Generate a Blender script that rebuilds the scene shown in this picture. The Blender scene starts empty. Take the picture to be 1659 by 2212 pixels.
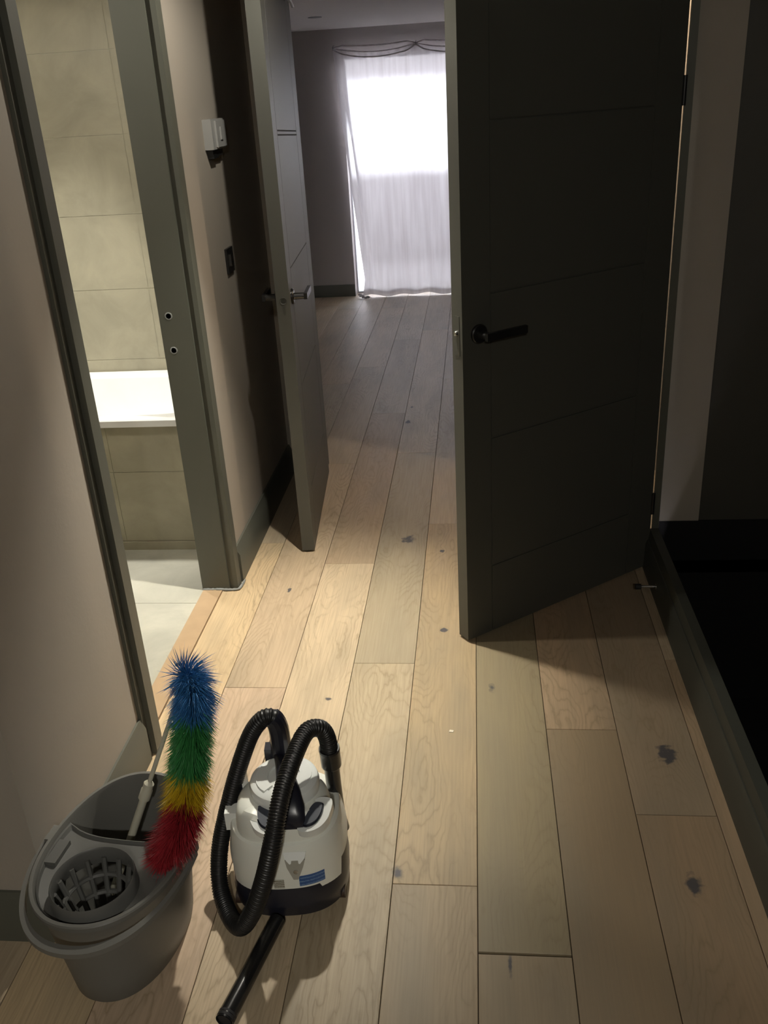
import bpy, bmesh, math, random
from mathutils import Vector, Matrix

SC = bpy.context.scene
COL = SC.collection
R = math.radians
random.seed(7)

# ------------------------------------------------------------------ camera
cd = bpy.data.cameras.new('camera')
cam = bpy.data.objects.new('camera', cd)
COL.objects.link(cam)
cd.sensor_fit = 'VERTICAL'
cd.sensor_height = 36.0
cd.lens = 31.730434
cd.clip_start = 0.02
cx = Vector((0.9945013, 0.0885503, -0.0559105))
cy = Vector((-0.0132082, -0.4235615, -0.9057710))
cz = Vector((-0.1038878, 0.9015290, -0.4200629))
m = Matrix.Identity(4)
for i in range(3):
    m[i][0] = cx[i]
    m[i][1] = -cy[i]
    m[i][2] = -cz[i]
m[0][3], m[1][3], m[2][3] = 0.0, 0.0, 1.6
cam.matrix_world = m
SC.camera = cam

# ------------------------------------------------------------------ world, lamps, exposure
SC.view_settings.view_transform = 'Standard'
SC.view_settings.look = 'None'
SC.view_settings.gamma = 1.0
SC.view_settings.use_curve_mapping = False
SC.view_settings.exposure = 0.0
SC.cycles.use_denoising = True
SC.cycles.max_bounces = 10
SC.cycles.diffuse_bounces = 6
SC.cycles.transparent_max_bounces = 12

world = bpy.data.worlds.new('overcast_sky')
SC.world = world
world.use_nodes = True
bg = world.node_tree.nodes['Background']
bg.inputs[0].default_value = (0.91, 0.90, 1.0, 1)
bg.inputs[1].default_value = 21.0


def lamp(name, kind, loc, power, color, radius=0.03, angle=150, blend=0.6, aim=None):
    d = bpy.data.lights.new(name, kind)
    d.energy = power
    d.color = color
    if kind == 'SPOT':
        d.spot_size = R(angle)
        d.spot_blend = blend
        d.shadow_soft_size = radius
    o = bpy.data.objects.new(name, d)
    COL.objects.link(o)
    o.location = loc
    if aim is not None:
        o.rotation_euler = (Vector(aim) - Vector(loc)).to_track_quat('-Z', 'Y').to_euler()
    return o


HALL_L = (-0.33, 2.60, 2.195)
lamp('hall_lamp_and_fill', 'SPOT', HALL_L, 265, (1.0, 0.95, 0.83), 0.024, 62, 1.0, aim=(-0.76, 2.22, 0))
lamp('hall_lamp_and_fill', 'SPOT', HALL_L, 33, (1.0, 0.94, 0.82), 0.024, 168, 0.5)
lamp('hall_lamp_and_fill', 'SPOT', (0.09, -1.08, 2.195), 58, (1.0, 0.96, 0.87), 0.05, 179, 0.10)
lamp('hall_lamp_and_fill', 'SPOT', (0.09, -1.08, 2.195), 56, (1.0, 0.96, 0.87), 0.05, 36, 1.0, aim=(-0.56, 1.15, 0))  # extra beam added at this lamp to brighten the vacuum and bucket
lamp('cupboard_lamp', 'SPOT', (0.98, 3.40, 2.16), 36, (1.0, 0.78, 0.56), 0.04, 170, 0.3)
lamp('bathroom_lamp', 'SPOT', (-1.62, 3.36, 2.195), 175, (1.0, 0.96, 0.88), 0.05, 60, 0.9)
lamp('bathroom_lamp', 'SPOT', (-1.70, 2.35, 2.195), 42, (1.0, 0.94, 0.83), 0.05, 178, 0.25)
pd = bpy.data.lights.new('window_portal', 'AREA')
pd.shape = 'RECTANGLE'
pd.size, pd.size_y = 2.1, 1.95
pd.cycles.is_portal = True
po = bpy.data.objects.new('window_portal', pd)
COL.objects.link(po)
po.location = (0.0, 8.14, 0.975)
po.rotation_euler = (R(-90), 0, 0)

# ------------------------------------------------------------------ materials


def new_mat(name):
    mt = bpy.data.materials.new(name)
    mt.use_nodes = True
    nt = mt.node_tree
    b = nt.nodes['Principled BSDF']
    return mt, nt, b


def N(nt, t, **kw):
    n = nt.nodes.new(t)
    for k, v in kw.items():
        setattr(n, k, v)
    return n


def lk(nt, a, b):
    nt.links.new(a, b)


def simple(name, col, rough=0.5, metal=0.0, spec=0.5, vary=0.06, scale=8.0, bump=0.0, bscale=120.0, coat=0.0):
    mt, nt, b = new_mat(name)
    b.inputs['Roughness'].default_value = rough
    b.inputs['Metallic'].default_value = metal
    b.inputs['Specular IOR Level'].default_value = spec
    b.inputs['Coat Weight'].default_value = coat
    tc = N(nt, 'ShaderNodeTexCoord')
    no = N(nt, 'ShaderNodeTexNoise')
    no.inputs['Scale'].default_value = scale
    no.inputs['Detail'].default_value = 5
    lk(nt, tc.outputs['Object'], no.inputs['Vector'])
    mx = N(nt, 'ShaderNodeMix', data_type='RGBA')
    mx.inputs['A'].default_value = tuple(c * (1 - vary) for c in col) + (1,)
    mx.inputs['B'].default_value = tuple(min(1, c * (1 + vary)) for c in col) + (1,)
    lk(nt, no.outputs['Fac'], mx.inputs['Factor'])
    lk(nt, mx.outputs['Result'], b.inputs['Base Color'])
    if bump > 0:
        n2 = N(nt, 'ShaderNodeTexNoise')
        n2.inputs['Scale'].default_value = bscale
        n2.inputs['Detail'].default_value = 3
        lk(nt, tc.outputs['Object'], n2.inputs['Vector'])
        bp = N(nt, 'ShaderNodeBump')
        bp.inputs['Strength'].default_value = bump
        bp.inputs['Distance'].default_value = 0.002
        lk(nt, n2.outputs['Fac'], bp.inputs['Height'])
        lk(nt, bp.outputs['Normal'], b.inputs['Normal'])
    return mt


M = {}
M['wall'] = simple('wall_paint', (0.325, 0.29, 0.245), 0.85, vary=0.03, scale=3, bump=0.15, bscale=90)
M['room_wall'] = simple('room_wall_paint', (0.40, 0.375, 0.36), 0.85, vary=0.03, scale=3, bump=0.15, bscale=90)
M['ceiling'] = simple('ceiling_paint', (0.55, 0.52, 0.49), 0.9, vary=0.02, scale=2, bump=0.1)
M['trim'] = simple('trim_paint', (0.088, 0.090, 0.072), 0.45, vary=0.06, scale=5, bump=0.08, bscale=60)
M['leaf'] = simple('door_paint', (0.080, 0.080, 0.068), 0.48, vary=0.05, scale=4, bump=0.06, bscale=60)
M['upstand'] = simple('shaded_trim_paint', (0.055, 0.057, 0.046), 0.5, vary=0.08, scale=5, bump=0.08, bscale=60)  # trim paint in a darker copy, shade put into its colour
M['groove'] = simple('groove_paint', (0.06, 0.06, 0.05), 0.6)
M['black'] = simple('black_metal', (0.012, 0.012, 0.012), 0.35)
M['chrome'] = simple('brushed_chrome', (0.55, 0.55, 0.53), 0.22, metal=1.0)
M['rubber'] = simple('black_rubber', (0.015, 0.015, 0.016), 0.7)
M['void'] = simple('unlit_black', (0.005, 0.005, 0.006), 0.95, vary=0.3, scale=200, bump=0.3)  # near-black colour stands in for the stairwell's darkness; also fills slots
M['ceiling_far'] = simple('white_ceiling_paint', (0.78, 0.76, 0.74), 0.9, vary=0.02, scale=2, bump=0.1)
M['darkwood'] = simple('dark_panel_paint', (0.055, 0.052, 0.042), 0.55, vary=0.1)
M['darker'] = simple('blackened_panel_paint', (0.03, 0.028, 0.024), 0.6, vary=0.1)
M['dark_chrome'] = simple('dark_chrome', (0.09, 0.09, 0.09), 0.25, metal=1.0)
M['white_plastic'] = simple('white_plastic', (0.32, 0.32, 0.31), 0.4)
M['enamel'] = simple('white_enamel', (0.85, 0.85, 0.83), 0.15, coat=0.4)
M['grout'] = simple('grout', (0.52, 0.50, 0.41), 0.9)
M['subfloor'] = simple('subfloor', (0.035, 0.026, 0.018), 0.9)
M['bucket'] = simple('grey_bucket_plastic', (0.135, 0.133, 0.120), 0.44, vary=0.05, bump=0.06, bscale=300)
M['wringer'] = simple('grey_wringer_plastic', (0.105, 0.105, 0.098), 0.38, vary=0.05)
M['pole'] = simple('cream_pole', (0.52, 0.50, 0.40), 0.4)
M['vac_white'] = simple('pale_grey_plastic', (0.80, 0.81, 0.74), 0.33, vary=0.02)
M['vac_lid'] = simple('white_lid_plastic', (0.78, 0.80, 0.77), 0.25, vary=0.02)
M['latch_grey'] = simple('latch_grey_plastic', (0.36, 0.35, 0.30), 0.45)
M['navy'] = simple('navy_plastic', (0.015, 0.0155, 0.024), 0.3)
M['slate'] = simple('slate_button_plastic', (0.050, 0.058, 0.078), 0.4)
M['hose'] = simple('black_hose_plastic', (0.012, 0.012, 0.012), 0.38)
M['tube'] = simple('black_tube_plastic', (0.014, 0.014, 0.014), 0.22)
M['castor'] = simple('brown_castor', (0.05, 0.03, 0.02), 0.5)
M['threshold'] = simple('orange_oak', (0.40, 0.28, 0.165), 0.55, vary=0.12, scale=20)
M['filler'] = simple('grey_filler', (0.24, 0.25, 0.24), 0.8, vary=0.3, scale=60)
M['chip'] = simple('pale_chip', (0.7, 0.65, 0.52), 0.8)
M['render'] = simple('pale_render', (0.60, 0.58, 0.57), 0.9, vary=0.1)
M['frame_grey'] = simple('window_frame_paint', (0.35, 0.36, 0.38), 0.5)


def stripes(name, base, line, axis_scale, thresh=0.5, rough=0.5, seed=0.0):
    """printed lines of small text on a label, too fine to read"""
    mt, nt, b = new_mat(name)
    b.inputs['Roughness'].default_value = rough
    tc = N(nt, 'ShaderNodeTexCoord')
    w = N(nt, 'ShaderNodeTexWave', bands_direction='Z')
    w.inputs['Scale'].default_value = axis_scale
    lk(nt, tc.outputs['Object'], w.inputs['Vector'])
    n = N(nt, 'ShaderNodeTexNoise')
    n.inputs['Scale'].default_value = 420
    lk(nt, tc.outputs['Object'], n.inputs['Vector'])
    mu = N(nt, 'ShaderNodeMath', operation='MULTIPLY')
    lk(nt, w.outputs['Fac'], mu.inputs[0])
    lk(nt, n.outputs['Fac'], mu.inputs[1])
    r = N(nt, 'ShaderNodeValToRGB')
    r.color_ramp.elements[0].position = thresh - 0.12
    r.color_ramp.elements[1].position = thresh
    r.color_ramp.elements[0].color = base + (1,)
    r.color_ramp.elements[1].color = line + (1,)
    lk(nt, mu.outputs[0], r.inputs['Fac'])
    lk(nt, r.outputs['Color'], b.inputs['Base Color'])
    return mt


M['blue_label'] = stripes('blue_label_print', (0.035, 0.095, 0.27), (0.14, 0.24, 0.42), 34, 0.44)
M['text_label'] = stripes('brown_text_print', (0.50, 0.50, 0.44), (0.16, 0.13, 0.08), 60, 0.36)


def tile_mat(name, col):
    mt, nt, b = new_mat(name)
    b.inputs['Roughness'].default_value = 0.55
    geo = N(nt, 'ShaderNodeNewGeometry')
    n1 = N(nt, 'ShaderNodeTexNoise')
    n1.inputs['Scale'].default_value = 4.5
    n1.inputs['Detail'].default_value = 8
    n1.inputs['Roughness'].default_value = 0.62
    n1.inputs['Distortion'].default_value = 0.6
    lk(nt, geo.outputs['Position'], n1.inputs['Vector'])
    r = N(nt, 'ShaderNodeValToRGB')
    r.color_ramp.elements[0].position = 0.3
    r.color_ramp.elements[1].position = 0.72
    r.color_ramp.elements[0].color = tuple(c * 0.80 for c in col) + (1,)
    r.color_ramp.elements[1].color = tuple(c * 1.12 for c in col) + (1,)
    lk(nt, n1.outputs['Fac'], r.inputs['Fac'])
    lk(nt, r.outputs['Color'], b.inputs['Base Color'])
    return mt


M['tile'] = tile_mat('beige_stone_tile', (0.36, 0.335, 0.245))
M['tile_floor'] = tile_mat('pale_stone_floor_tile', (0.44, 0.43, 0.36))

# knots in the oak: x, y, rx, ry, darkness
KNOTS = [(-0.276, 3.176, .030, .040, .75), (0.479, 1.916, .028, .040, .95), (0.458, 1.491, .020, .036, .7),
         (-0.140, 3.074, .010, .014, .9), (-0.680, 2.778, .007, .022, 1.0), (-0.118, 2.515, .014, .016, .95),
         (-0.366, 4.567, .016, .034, 1.0), (-0.362, 4.82, .008, .014, .9), (-0.446, 2.140, .012, .010, .8), (0.033, 2.200, .012, .026, .4),
         (-0.452, 2.03, .020, .020, .35), (0.052, 1.27, .005, .030, .6), (-0.19, 1.50, .018, .022, .45)]


def oak():
    mt, nt, b = new_mat('pale_brushed_oak')
    geo = N(nt, 'ShaderNodeNewGeometry')
    oi = N(nt, 'ShaderNodeObjectInfo')
    sep = N(nt, 'ShaderNodeSeparateXYZ')
    lk(nt, geo.outputs['Position'], sep.inputs[0])

    def math_(op, a, bb=None, clamp=False):
        n = N(nt, 'ShaderNodeMath', operation=op, use_clamp=clamp)
        for i, v in enumerate((a, bb)):
            if v is None:
                continue
            if isinstance(v, (int, float)):
                n.inputs[i].default_value = v
            else:
                lk(nt, v, n.inputs[i])
        return n.outputs[0]

    rnd = oi.outputs['Random']
    off = math_('MULTIPLY', rnd, 37.0)
    # knot field, also bends the grain round each knot
    nz = N(nt, 'ShaderNodeTexNoise')
    nz.inputs['Scale'].default_value = 48
    nz.inputs['Detail'].default_value = 4
    lk(nt, geo.outputs['Position'], nz.inputs['Vector'])
    wob = math_('MULTIPLY', math_('SUBTRACT', nz.outputs['Fac'], 0.5), 2.0)
    dark = None
    bend = None
    for (kx, ky, rx, ry, dk) in KNOTS:
        dx = math_('DIVIDE', math_('SUBTRACT', sep.outputs['X'], kx), rx)
        dy = math_('DIVIDE', math_('SUBTRACT', sep.outputs['Y'], ky), ry)
        d = math_('SQRT', math_('ADD', math_('MULTIPLY', dx, dx), math_('MULTIPLY', dy, dy)))
        dw = math_('ADD', d, wob)
        core = math_('MULTIPLY', math_('SUBTRACT', 0.95, dw, True), dk * 2.6)
        halo = math_('MULTIPLY', math_('DIVIDE', 1.0, math_('ADD', math_('MULTIPLY', d, d), 1.0)), 0.10 * dk)
        v = math_('ADD', math_('MAXIMUM', core, 0.0, True), halo)
        dark = v if dark is None else math_('MAXIMUM', dark, v)
        bd = math_('DIVIDE', 2.2, math_('ADD', math_('MULTIPLY', d, d), 2.0))
        bend = bd if bend is None else math_('ADD', bend, bd)
    # plank-local stretched vector
    def stretched(sx, sy, ox=1.0):
        c = N(nt, 'ShaderNodeCombineXYZ')
        lk(nt, math_('ADD', math_('MULTIPLY', sep.outputs['X'], sx), math_('MULTIPLY', off, ox)), c.inputs[0])
        lk(nt, math_('ADD', math_('MULTIPLY', sep.outputs['Y'], sy), off), c.inputs[1])
        lk(nt, math_('MULTIPLY', off, 0.31), c.inputs[2])
        return c.outputs[0]
    low = N(nt, 'ShaderNodeTexNoise')
    low.inputs['Scale'].default_value = 1.0
    low.inputs['Detail'].default_value = 1.5
    lk(nt, stretched(6.5, 1.5), low.inputs['Vector'])
    wig = N(nt, 'ShaderNodeTexNoise')
    wig.inputs['Scale'].default_value = 1.0
    wig.inputs['Detail'].default_value = 2
    lk(nt, stretched(45, 14), wig.inputs['Vector'])
    field = math_('ADD', math_('MULTIPLY', low.outputs['Fac'], 26.0), math_('MULTIPLY', wig.outputs['Fac'], 1.7))
    field = math_('ADD', field, math_('MULTIPLY', bend, 1.4))
    fr = math_('FRACT', field)
    ring = math_('POWER', math_('ABSOLUTE', math_('SUBTRACT', math_('MULTIPLY', fr, 2.0), 1.0)), 4.0)
    # rings only show where the cut is flat sawn
    msk = N(nt, 'ShaderNodeTexNoise')
    msk.inputs['Scale'].default_value = 1.0
    msk.inputs['Detail'].default_value = 2
    lk(nt, stretched(7, 1.1, 2.3), msk.inputs['Vector'])
    mr = N(nt, 'ShaderNodeMapRange')
    mr.inputs['From Min'].default_value = 0.40
    mr.inputs['From Max'].default_value = 0.62
    lk(nt, msk.outputs['Fac'], mr.inputs['Value'])
    ring = math_('MULTIPLY', ring, mr.outputs[0])
    fib = N(nt, 'ShaderNodeTexNoise')
    fib.inputs['Scale'].default_value = 1.0
    fib.inputs['Detail'].default_value = 5
    lk(nt, stretched(230, 6), fib.inputs['Vector'])
    stain = N(nt, 'ShaderNodeTexNoise')
    stain.inputs['Scale'].default_value = 1.0
    stain.inputs['Detail'].default_value = 3
    lk(nt, stretched(8, 2.0), stain.inputs['Vector'])
    tone = oi.outputs['Color']

    def mixc(fac, a, colr):
        mx = N(nt, 'ShaderNodeMix', data_type='RGBA')
        lk(nt, fac, mx.inputs['Factor'])
        lk(nt, a, mx.inputs['A'])
        mx.inputs['B'].default_value = colr
        return mx.outputs['Result']
    c = mixc(math_('MULTIPLY', math_('SUBTRACT', fib.outputs['Fac'], 0.38, True), 1.1), tone, (0.25, 0.19, 0.125, 1))
    c = mixc(math_('MULTIPLY', math_('SUBTRACT', stain.outputs['Fac'], 0.42, True), 1.6), c, (0.25, 0.21, 0.15, 1))
    c = mixc(math_('MULTIPLY', ring, 0.52), c, (0.22, 0.165, 0.095, 1))
    c = mixc(math_('MINIMUM', dark, 1.0), c, (0.085, 0.078, 0.080, 1))
    lk(nt, c, b.inputs['Base Color'])
    rr = N(nt, 'ShaderNodeMapRange')
    rr.inputs['To Min'].default_value = 0.36
    rr.inputs['To Max'].default_value = 0.52
    lk(nt, fib.outputs['Fac'], rr.inputs['Value'])
    lk(nt, rr.outputs[0], b.inputs['Roughness'])
    b.inputs['Specular IOR Level'].default_value = 0.35
    bp = N(nt, 'ShaderNodeBump')
    bp.inputs['Strength'].default_value = 0.25
    bp.inputs['Distance'].default_value = 0.001
    lk(nt, math_('ADD', fib.outputs['Fac'], math_('MULTIPLY', ring, -0.6)), bp.inputs['Height'])
    lk(nt, bp.outputs['Normal'], b.inputs['Normal'])
    return mt


M['oak'] = oak()


def cloth_mat():
    mt, nt, b = new_mat('thin_white_curtain_cloth')
    out = nt.nodes['Material Output']
    tc = N(nt, 'ShaderNodeTexCoord')
    mp = N(nt, 'ShaderNodeMapping')
    mp.inputs['Scale'].default_value = (26, 26, 1.6)
    lk(nt, tc.outputs['Object'], mp.inputs['Vector'])
    n = N(nt, 'ShaderNodeTexNoise')
    n.inputs['Scale'].default_value = 1.0
    n.inputs['Detail'].default_value = 6
    lk(nt, mp.outputs[0], n.inputs['Vector'])
    r = N(nt, 'ShaderNodeValToRGB')
    r.color_ramp.elements[0].position = 0.3
    r.color_ramp.elements[1].position = 0.75
    r.color_ramp.elements[0].color = (0.50, 0.46, 0.47, 1)
    r.color_ramp.elements[1].color = (0.70, 0.67, 0.68, 1)
    lk(nt, n.outputs['Fac'], r.inputs['Fac'])
    dif = N(nt, 'ShaderNodeBsdfDiffuse')
    tra = N(nt, 'ShaderNodeBsdfTranslucent')
    trs = N(nt, 'ShaderNodeBsdfRefraction')
    trs.inputs['IOR'].default_value = 1.25
    trs.inputs['Roughness'].default_value = 0.36
    lk(nt, r.outputs['Color'], dif.inputs['Color'])
    lk(nt, r.outputs['Color'], tra.inputs['Color'])
    m1 = N(nt, 'ShaderNodeMixShader')
    m1.inputs[0].default_value = 0.17
    lk(nt, dif.outputs[0], m1.inputs[1])
    lk(nt, tra.outputs[0], m1.inputs[2])
    m2 = N(nt, 'ShaderNodeMixShader')
    m2.inputs[0].default_value = 0.07
    lk(nt, m1.outputs[0], m2.inputs[1])
    lk(nt, trs.outputs[0], m2.inputs[2])
    lk(nt, m2.outputs[0], out.inputs['Surface'])
    nt.nodes.remove(b)
    return mt


M['curtain'] = cloth_mat()


def glass_mat():
    mt, nt, b = new_mat('window_glass')
    out = nt.nodes['Material Output']
    g = N(nt, 'ShaderNodeBsdfGlossy')
    g.inputs['Roughness'].default_value = 0.02
    t = N(nt, 'ShaderNodeBsdfTransparent')
    t.inputs['Color'].default_value = (0.94, 0.96, 0.96, 1)
    fr = N(nt, 'ShaderNodeFresnel')
    mx = N(nt, 'ShaderNodeMixShader')
    lk(nt, fr.outputs[0], mx.inputs[0])
    lk(nt, t.outputs[0], mx.inputs[1])
    lk(nt, g.outputs[0], mx.inputs[2])
    lk(nt, mx.outputs[0], out.inputs['Surface'])
    nt.nodes.remove(b)
    return mt


M['glass'] = glass_mat()


def bristle_mat(name, col):
    mt, nt, b = new_mat(name)
    b.inputs['Roughness'].default_value = 0.4
    b.inputs['Transmission Weight'].default_value = 0.0
    geo = N(nt, 'ShaderNodeNewGeometry')
    n = N(nt, 'ShaderNodeTexNoise')
    n.inputs['Scale'].default_value = 160
    lk(nt, geo.outputs['Position'], n.inputs['Vector'])
    mx = N(nt, 'ShaderNodeMix', data_type='RGBA')
    mx.inputs['A'].default_value = tuple(c * 0.7 for c in col) + (1,)
    mx.inputs['B'].default_value = tuple(min(1, c * 1.35 + 0.01) for c in col) + (1,)
    lk(nt, n.outputs['Fac'], mx.inputs['Factor'])
    lk(nt, mx.outputs['Result'], b.inputs['Base Color'])
    return mt


BR = [('blue', (0.035, 0.17, 0.42)), ('green', (0.035, 0.22, 0.055)), ('yellow', (0.60, 0.40, 0.012)), ('red', (0.30, 0.014, 0.022))]
for k, c in BR:
    M['br_' + k] = bristle_mat(k + '_bristle', c)

# ------------------------------------------------------------------ mesh helpers


def add_box(bm, x0, x1, y0, y1, z0, z1, mat=None):
    vs = [bm.verts.new((x, y, z)) for z in (z0, z1) for y in (y0, y1) for x in (x0, x1)]
    if mat is not None:
        for v in vs:
            v.co = mat @ v.co
    idx = [(0, 2, 3, 1), (4, 5, 7, 6), (0, 1, 5, 4), (2, 6, 7, 3), (0, 4, 6, 2), (1, 3, 7, 5)]
    return [bm.faces.new([vs[i] for i in f]) for f in idx]


def bevel(bm, w, seg=2, angle=25):
    es = [e for e in bm.edges if len(e.link_faces) == 2 and e.calc_face_angle(0) > R(angle)]
    if es:
        bmesh.ops.bevel(bm, geom=es, offset=w, segments=seg, profile=0.6, affect='EDGES', clamp_overlap=True)


def obj(name, bm, mt, parent=None, smooth=True, angle=35):
    bmesh.ops.recalc_face_normals(bm, faces=bm.faces)
    me = bpy.data.meshes.new(name)
    bm.to_mesh(me)
    bm.free()
    if mt is not None:
        me.materials.append(mt)
    if smooth:
        for p in me.polygons:
            p.use_smooth = True
        me.set_sharp_from_angle(angle=R(angle))
    o = bpy.data.objects.new(name, me)
    COL.objects.link(o)
    if parent is not None:
        o.parent = parent
        o.matrix_parent_inverse = parent.matrix_world.inverted()
    return o


def tag(o, label=None, cat=None, group=None, kind=None):
    if label:
        o['label'] = label
    if cat:
        o['category'] = cat
    if group:
        o['group'] = group
    if kind:
        o['kind'] = kind
    return o


def empty(name, loc, label, cat, group=None, kind=None, rotz=0):
    o = bpy.data.objects.new(name, None)
    o.empty_display_size = 0.05
    COL.objects.link(o)
    o.location = loc
    o.rotation_euler = (0, 0, rotz)
    o.matrix_world = Matrix.Translation(loc) @ Matrix.Rotation(rotz, 4, 'Z')
    return tag(o, label, cat, group, kind)


def boxo(name, dims, mt, parent=None, bev=0.0, mat=None, seg=2, smooth=True):
    bm = bmesh.new()
    add_box(bm, *dims, mat=mat)
    if bev:
        bevel(bm, bev, seg)
    return obj(name, bm, mt, parent, smooth)


def struct(name, dims_list, mt, label, cat, parent=None, bev=0.0):
    bm = bmesh.new()
    for d in dims_list:
        add_box(bm, *d)
    if bev:
        bevel(bm, bev)
    o = obj(name, bm, mt, parent)
    if parent is None:
        tag(o, label, cat, None, 'structure')
    return o


def catmull(pts, n):
    """n points along a Catmull-Rom curve, evenly spaced by length"""
    P = [Vector(p) for p in pts]
    P = [P[0] * 2 - P[1]] + P + [P[-1] * 2 - P[-2]]
    dense = []
    for i in range(1, len(P) - 2):
        for k in range(24):
            t = k / 24
            a, b, c, d = P[i - 1], P[i], P[i + 1], P[i + 2]
            dense.append(0.5 * ((2 * b) + (c - a) * t + (2 * a - 5 * b + 4 * c - d) * t * t + (3 * b - a - 3 * c + d) * t ** 3))
    dense.append(P[-2])
    L = [0]
    for i in range(1, len(dense)):
        L.append(L[-1] + (dense[i] - dense[i - 1]).length)
    out = []
    j = 0
    for k in range(n):
        s = L[-1] * k / (n - 1)
        while j < len(L) - 2 and L[j + 1] < s:
            j += 1
        t = (s - L[j]) / max(1e-9, L[j + 1] - L[j])
        out.append(dense[j].lerp(dense[j + 1], t))
    return out, L[-1]


def add_tube(bm, path, radii, seg=16, caps=True, ell=None):
    """sweep a circle along a list of points"""
    n = len(path)
    if isinstance(radii, (int, float)):
        radii = [radii] * n
    tang = []
    for i in range(n):
        a = path[max(0, i - 1)]
        b = path[min(n - 1, i + 1)]
        tang.append((b - a).normalized())
    ref = Vector((0, 0, 1)) if abs(tang[0].z) < 0.9 else Vector((1, 0, 0))
    u = tang[0].cross(ref).normalized()
    rings = []
    for i in range(n):
        u = (u - tang[i] * u.dot(tang[i])).normalized()
        w = tang[i].cross(u)
        ring = []
        for k in range(seg):
            a = 2 * math.pi * k / seg
            sx, sy = (1, 1) if ell is None else ell
            ring.append(bm.verts.new(path[i] + (u * math.cos(a) * sx + w * math.sin(a) * sy) * radii[i]))
        rings.append(ring)
    for i in range(n - 1):
        for k in range(seg):
            bm.faces.new((rings[i][k], rings[i][(k + 1) % seg], rings[i + 1][(k + 1) % seg], rings[i + 1][k]))
    if caps:
        bm.faces.new(rings[0][::-1])
        bm.faces.new(rings[-1])
    return rings


def add_rings(bm, rings, close_bottom=True, close_top=True):
    vr = [[bm.verts.new(p) for p in r] for r in rings]
    n = len(vr[0])
    for i in range(len(vr) - 1):
        for k in range(n):
            bm.faces.new((vr[i][k], vr[i][(k + 1) % n], vr[i + 1][(k + 1) % n], vr[i + 1][k]))
    if close_bottom:
        bm.faces.new(vr[0][::-1])
    if close_top:
        bm.faces.new(vr[-1])
    return vr


def sell(rx, ry, th, e=2.4):
    c, s = math.cos(th), math.sin(th)
    return (rx * math.copysign(abs(c) ** (2 / e), c), ry * math.copysign(abs(s) ** (2 / e), s))


def add_lathe(bm, prof, seg=32, mat=None):
    rings = []
    for (r, z) in prof:
        ring = []
        for k in range(seg):
            a = 2 * math.pi * k / seg
            p = Vector((max(r, 1e-4) * math.cos(a), max(r, 1e-4) * math.sin(a), z))
            ring.append(mat @ p if mat is not None else p)
        rings.append(ring)
    add_rings(bm, rings)


def add_prism(bm, poly, mat, depth):
    """extrude a 2-D outline (local xy) by depth along local z"""
    a = [bm.verts.new(mat @ Vector((x, y, 0))) for x, y in poly]
    b = [bm.verts.new(mat @ Vector((x, y, depth))) for x, y in poly]
    bm.faces.new(a[::-1])
    bm.faces.new(b)
    n = len(poly)
    for i in range(n):
        bm.faces.new((a[i], a[(i + 1) % n], b[(i + 1) % n], b[i]))


def frame_mat(origin, xa, ya):
    xa = Vector(xa).normalized()
    ya = Vector(ya).normalized()
    za = xa.cross(ya).normalized()
    ya = za.cross(xa)
    mm = Matrix.Identity(4)
    for i in range(3):
        mm[i][0], mm[i][1], mm[i][2], mm[i][3] = xa[i], ya[i], za[i], origin[i]
    return mm


# ------------------------------------------------------------------ the setting: floors
CZ = 2.22        # hall ceiling
RZ = 2.08        # ceiling of the room with the curtain
Y3 = 3.90        # cross wall between hall and that room
floor = struct('floor', [(-2.6, 0.62, -2.2, 1.30, -0.06, -0.009), (-0.93, 0.62, 1.30, 3.0, -0.06, -0.009),
                         (-0.93, 1.30, 3.0, 3.90, -0.06, -0.009), (-3.0, 2.6, 3.90, 8.20, -0.06, -0.009)], M['subfloor'],
               'pale oak plank floor running down the hallway and into the curtained room', 'floor')
W = 0.1893
X0 = -0.0125
COLS = {c: X0 + c * W for c in range(-14, 14)}
JOINTS = {  # butt joints read along each row (left seam index -> list of y)
    -5: [0.62, 3.155, 5.3, 7.2], -4: [0.95, 2.194, 3.99, 5.66, 7.4], -3: [0.35, 2.978, 4.72, 6.34], -2: [0.72, 2.324, 4.115, 6.6],
    -1: [-0.1, 1.468, 3.312, 5.35, 7.1], 0: [0.25, 1.2955, 3.6, 5.9], 1: [0.65, 2.014, 4.2, 6.4], 2: [0.2, 1.698, 3.3, 5.2, 7.3],
    3: [0.4, 2.349, 4.4, 6.3]}
PG = 0.0008


TONE = {(-5, 0.62): (1.14, 1.08, 0.95), (-4, 0.95): (1.06, 0.98, 0.98), (-4, 2.194): (0.97, 0.93, 0.90), (-3, 0.35): (1.12, 1.10, 1.06),
        (-3, 2.978): (0.86, 0.80, 0.76), (-2, 0.72): (0.92, 0.92, 0.88), (-2, 2.324): (0.78, 0.80, 0.78), (-1, -0.1): (0.84, 0.80, 0.73),
        (-1, 1.468): (0.90, 0.84, 0.72), (-1, 3.312): (0.92, 0.90, 0.86), (0, 0.25): (0.77, 0.73, 0.66), (0, 1.2955): (0.66, 0.665, 0.58),
        (1, 0.65): (0.65, 0.60, 0.54), (1, 2.014): (0.94, 0.83, 0.76), (2, 0.2): (0.74, 0.66, 0.60), (2, 1.698): (0.74, 0.70, 0.68), (3, 0.4): (0.82, 0.74, 0.68)}
BASE_OAK = (0.485, 0.388, 0.268)


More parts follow.
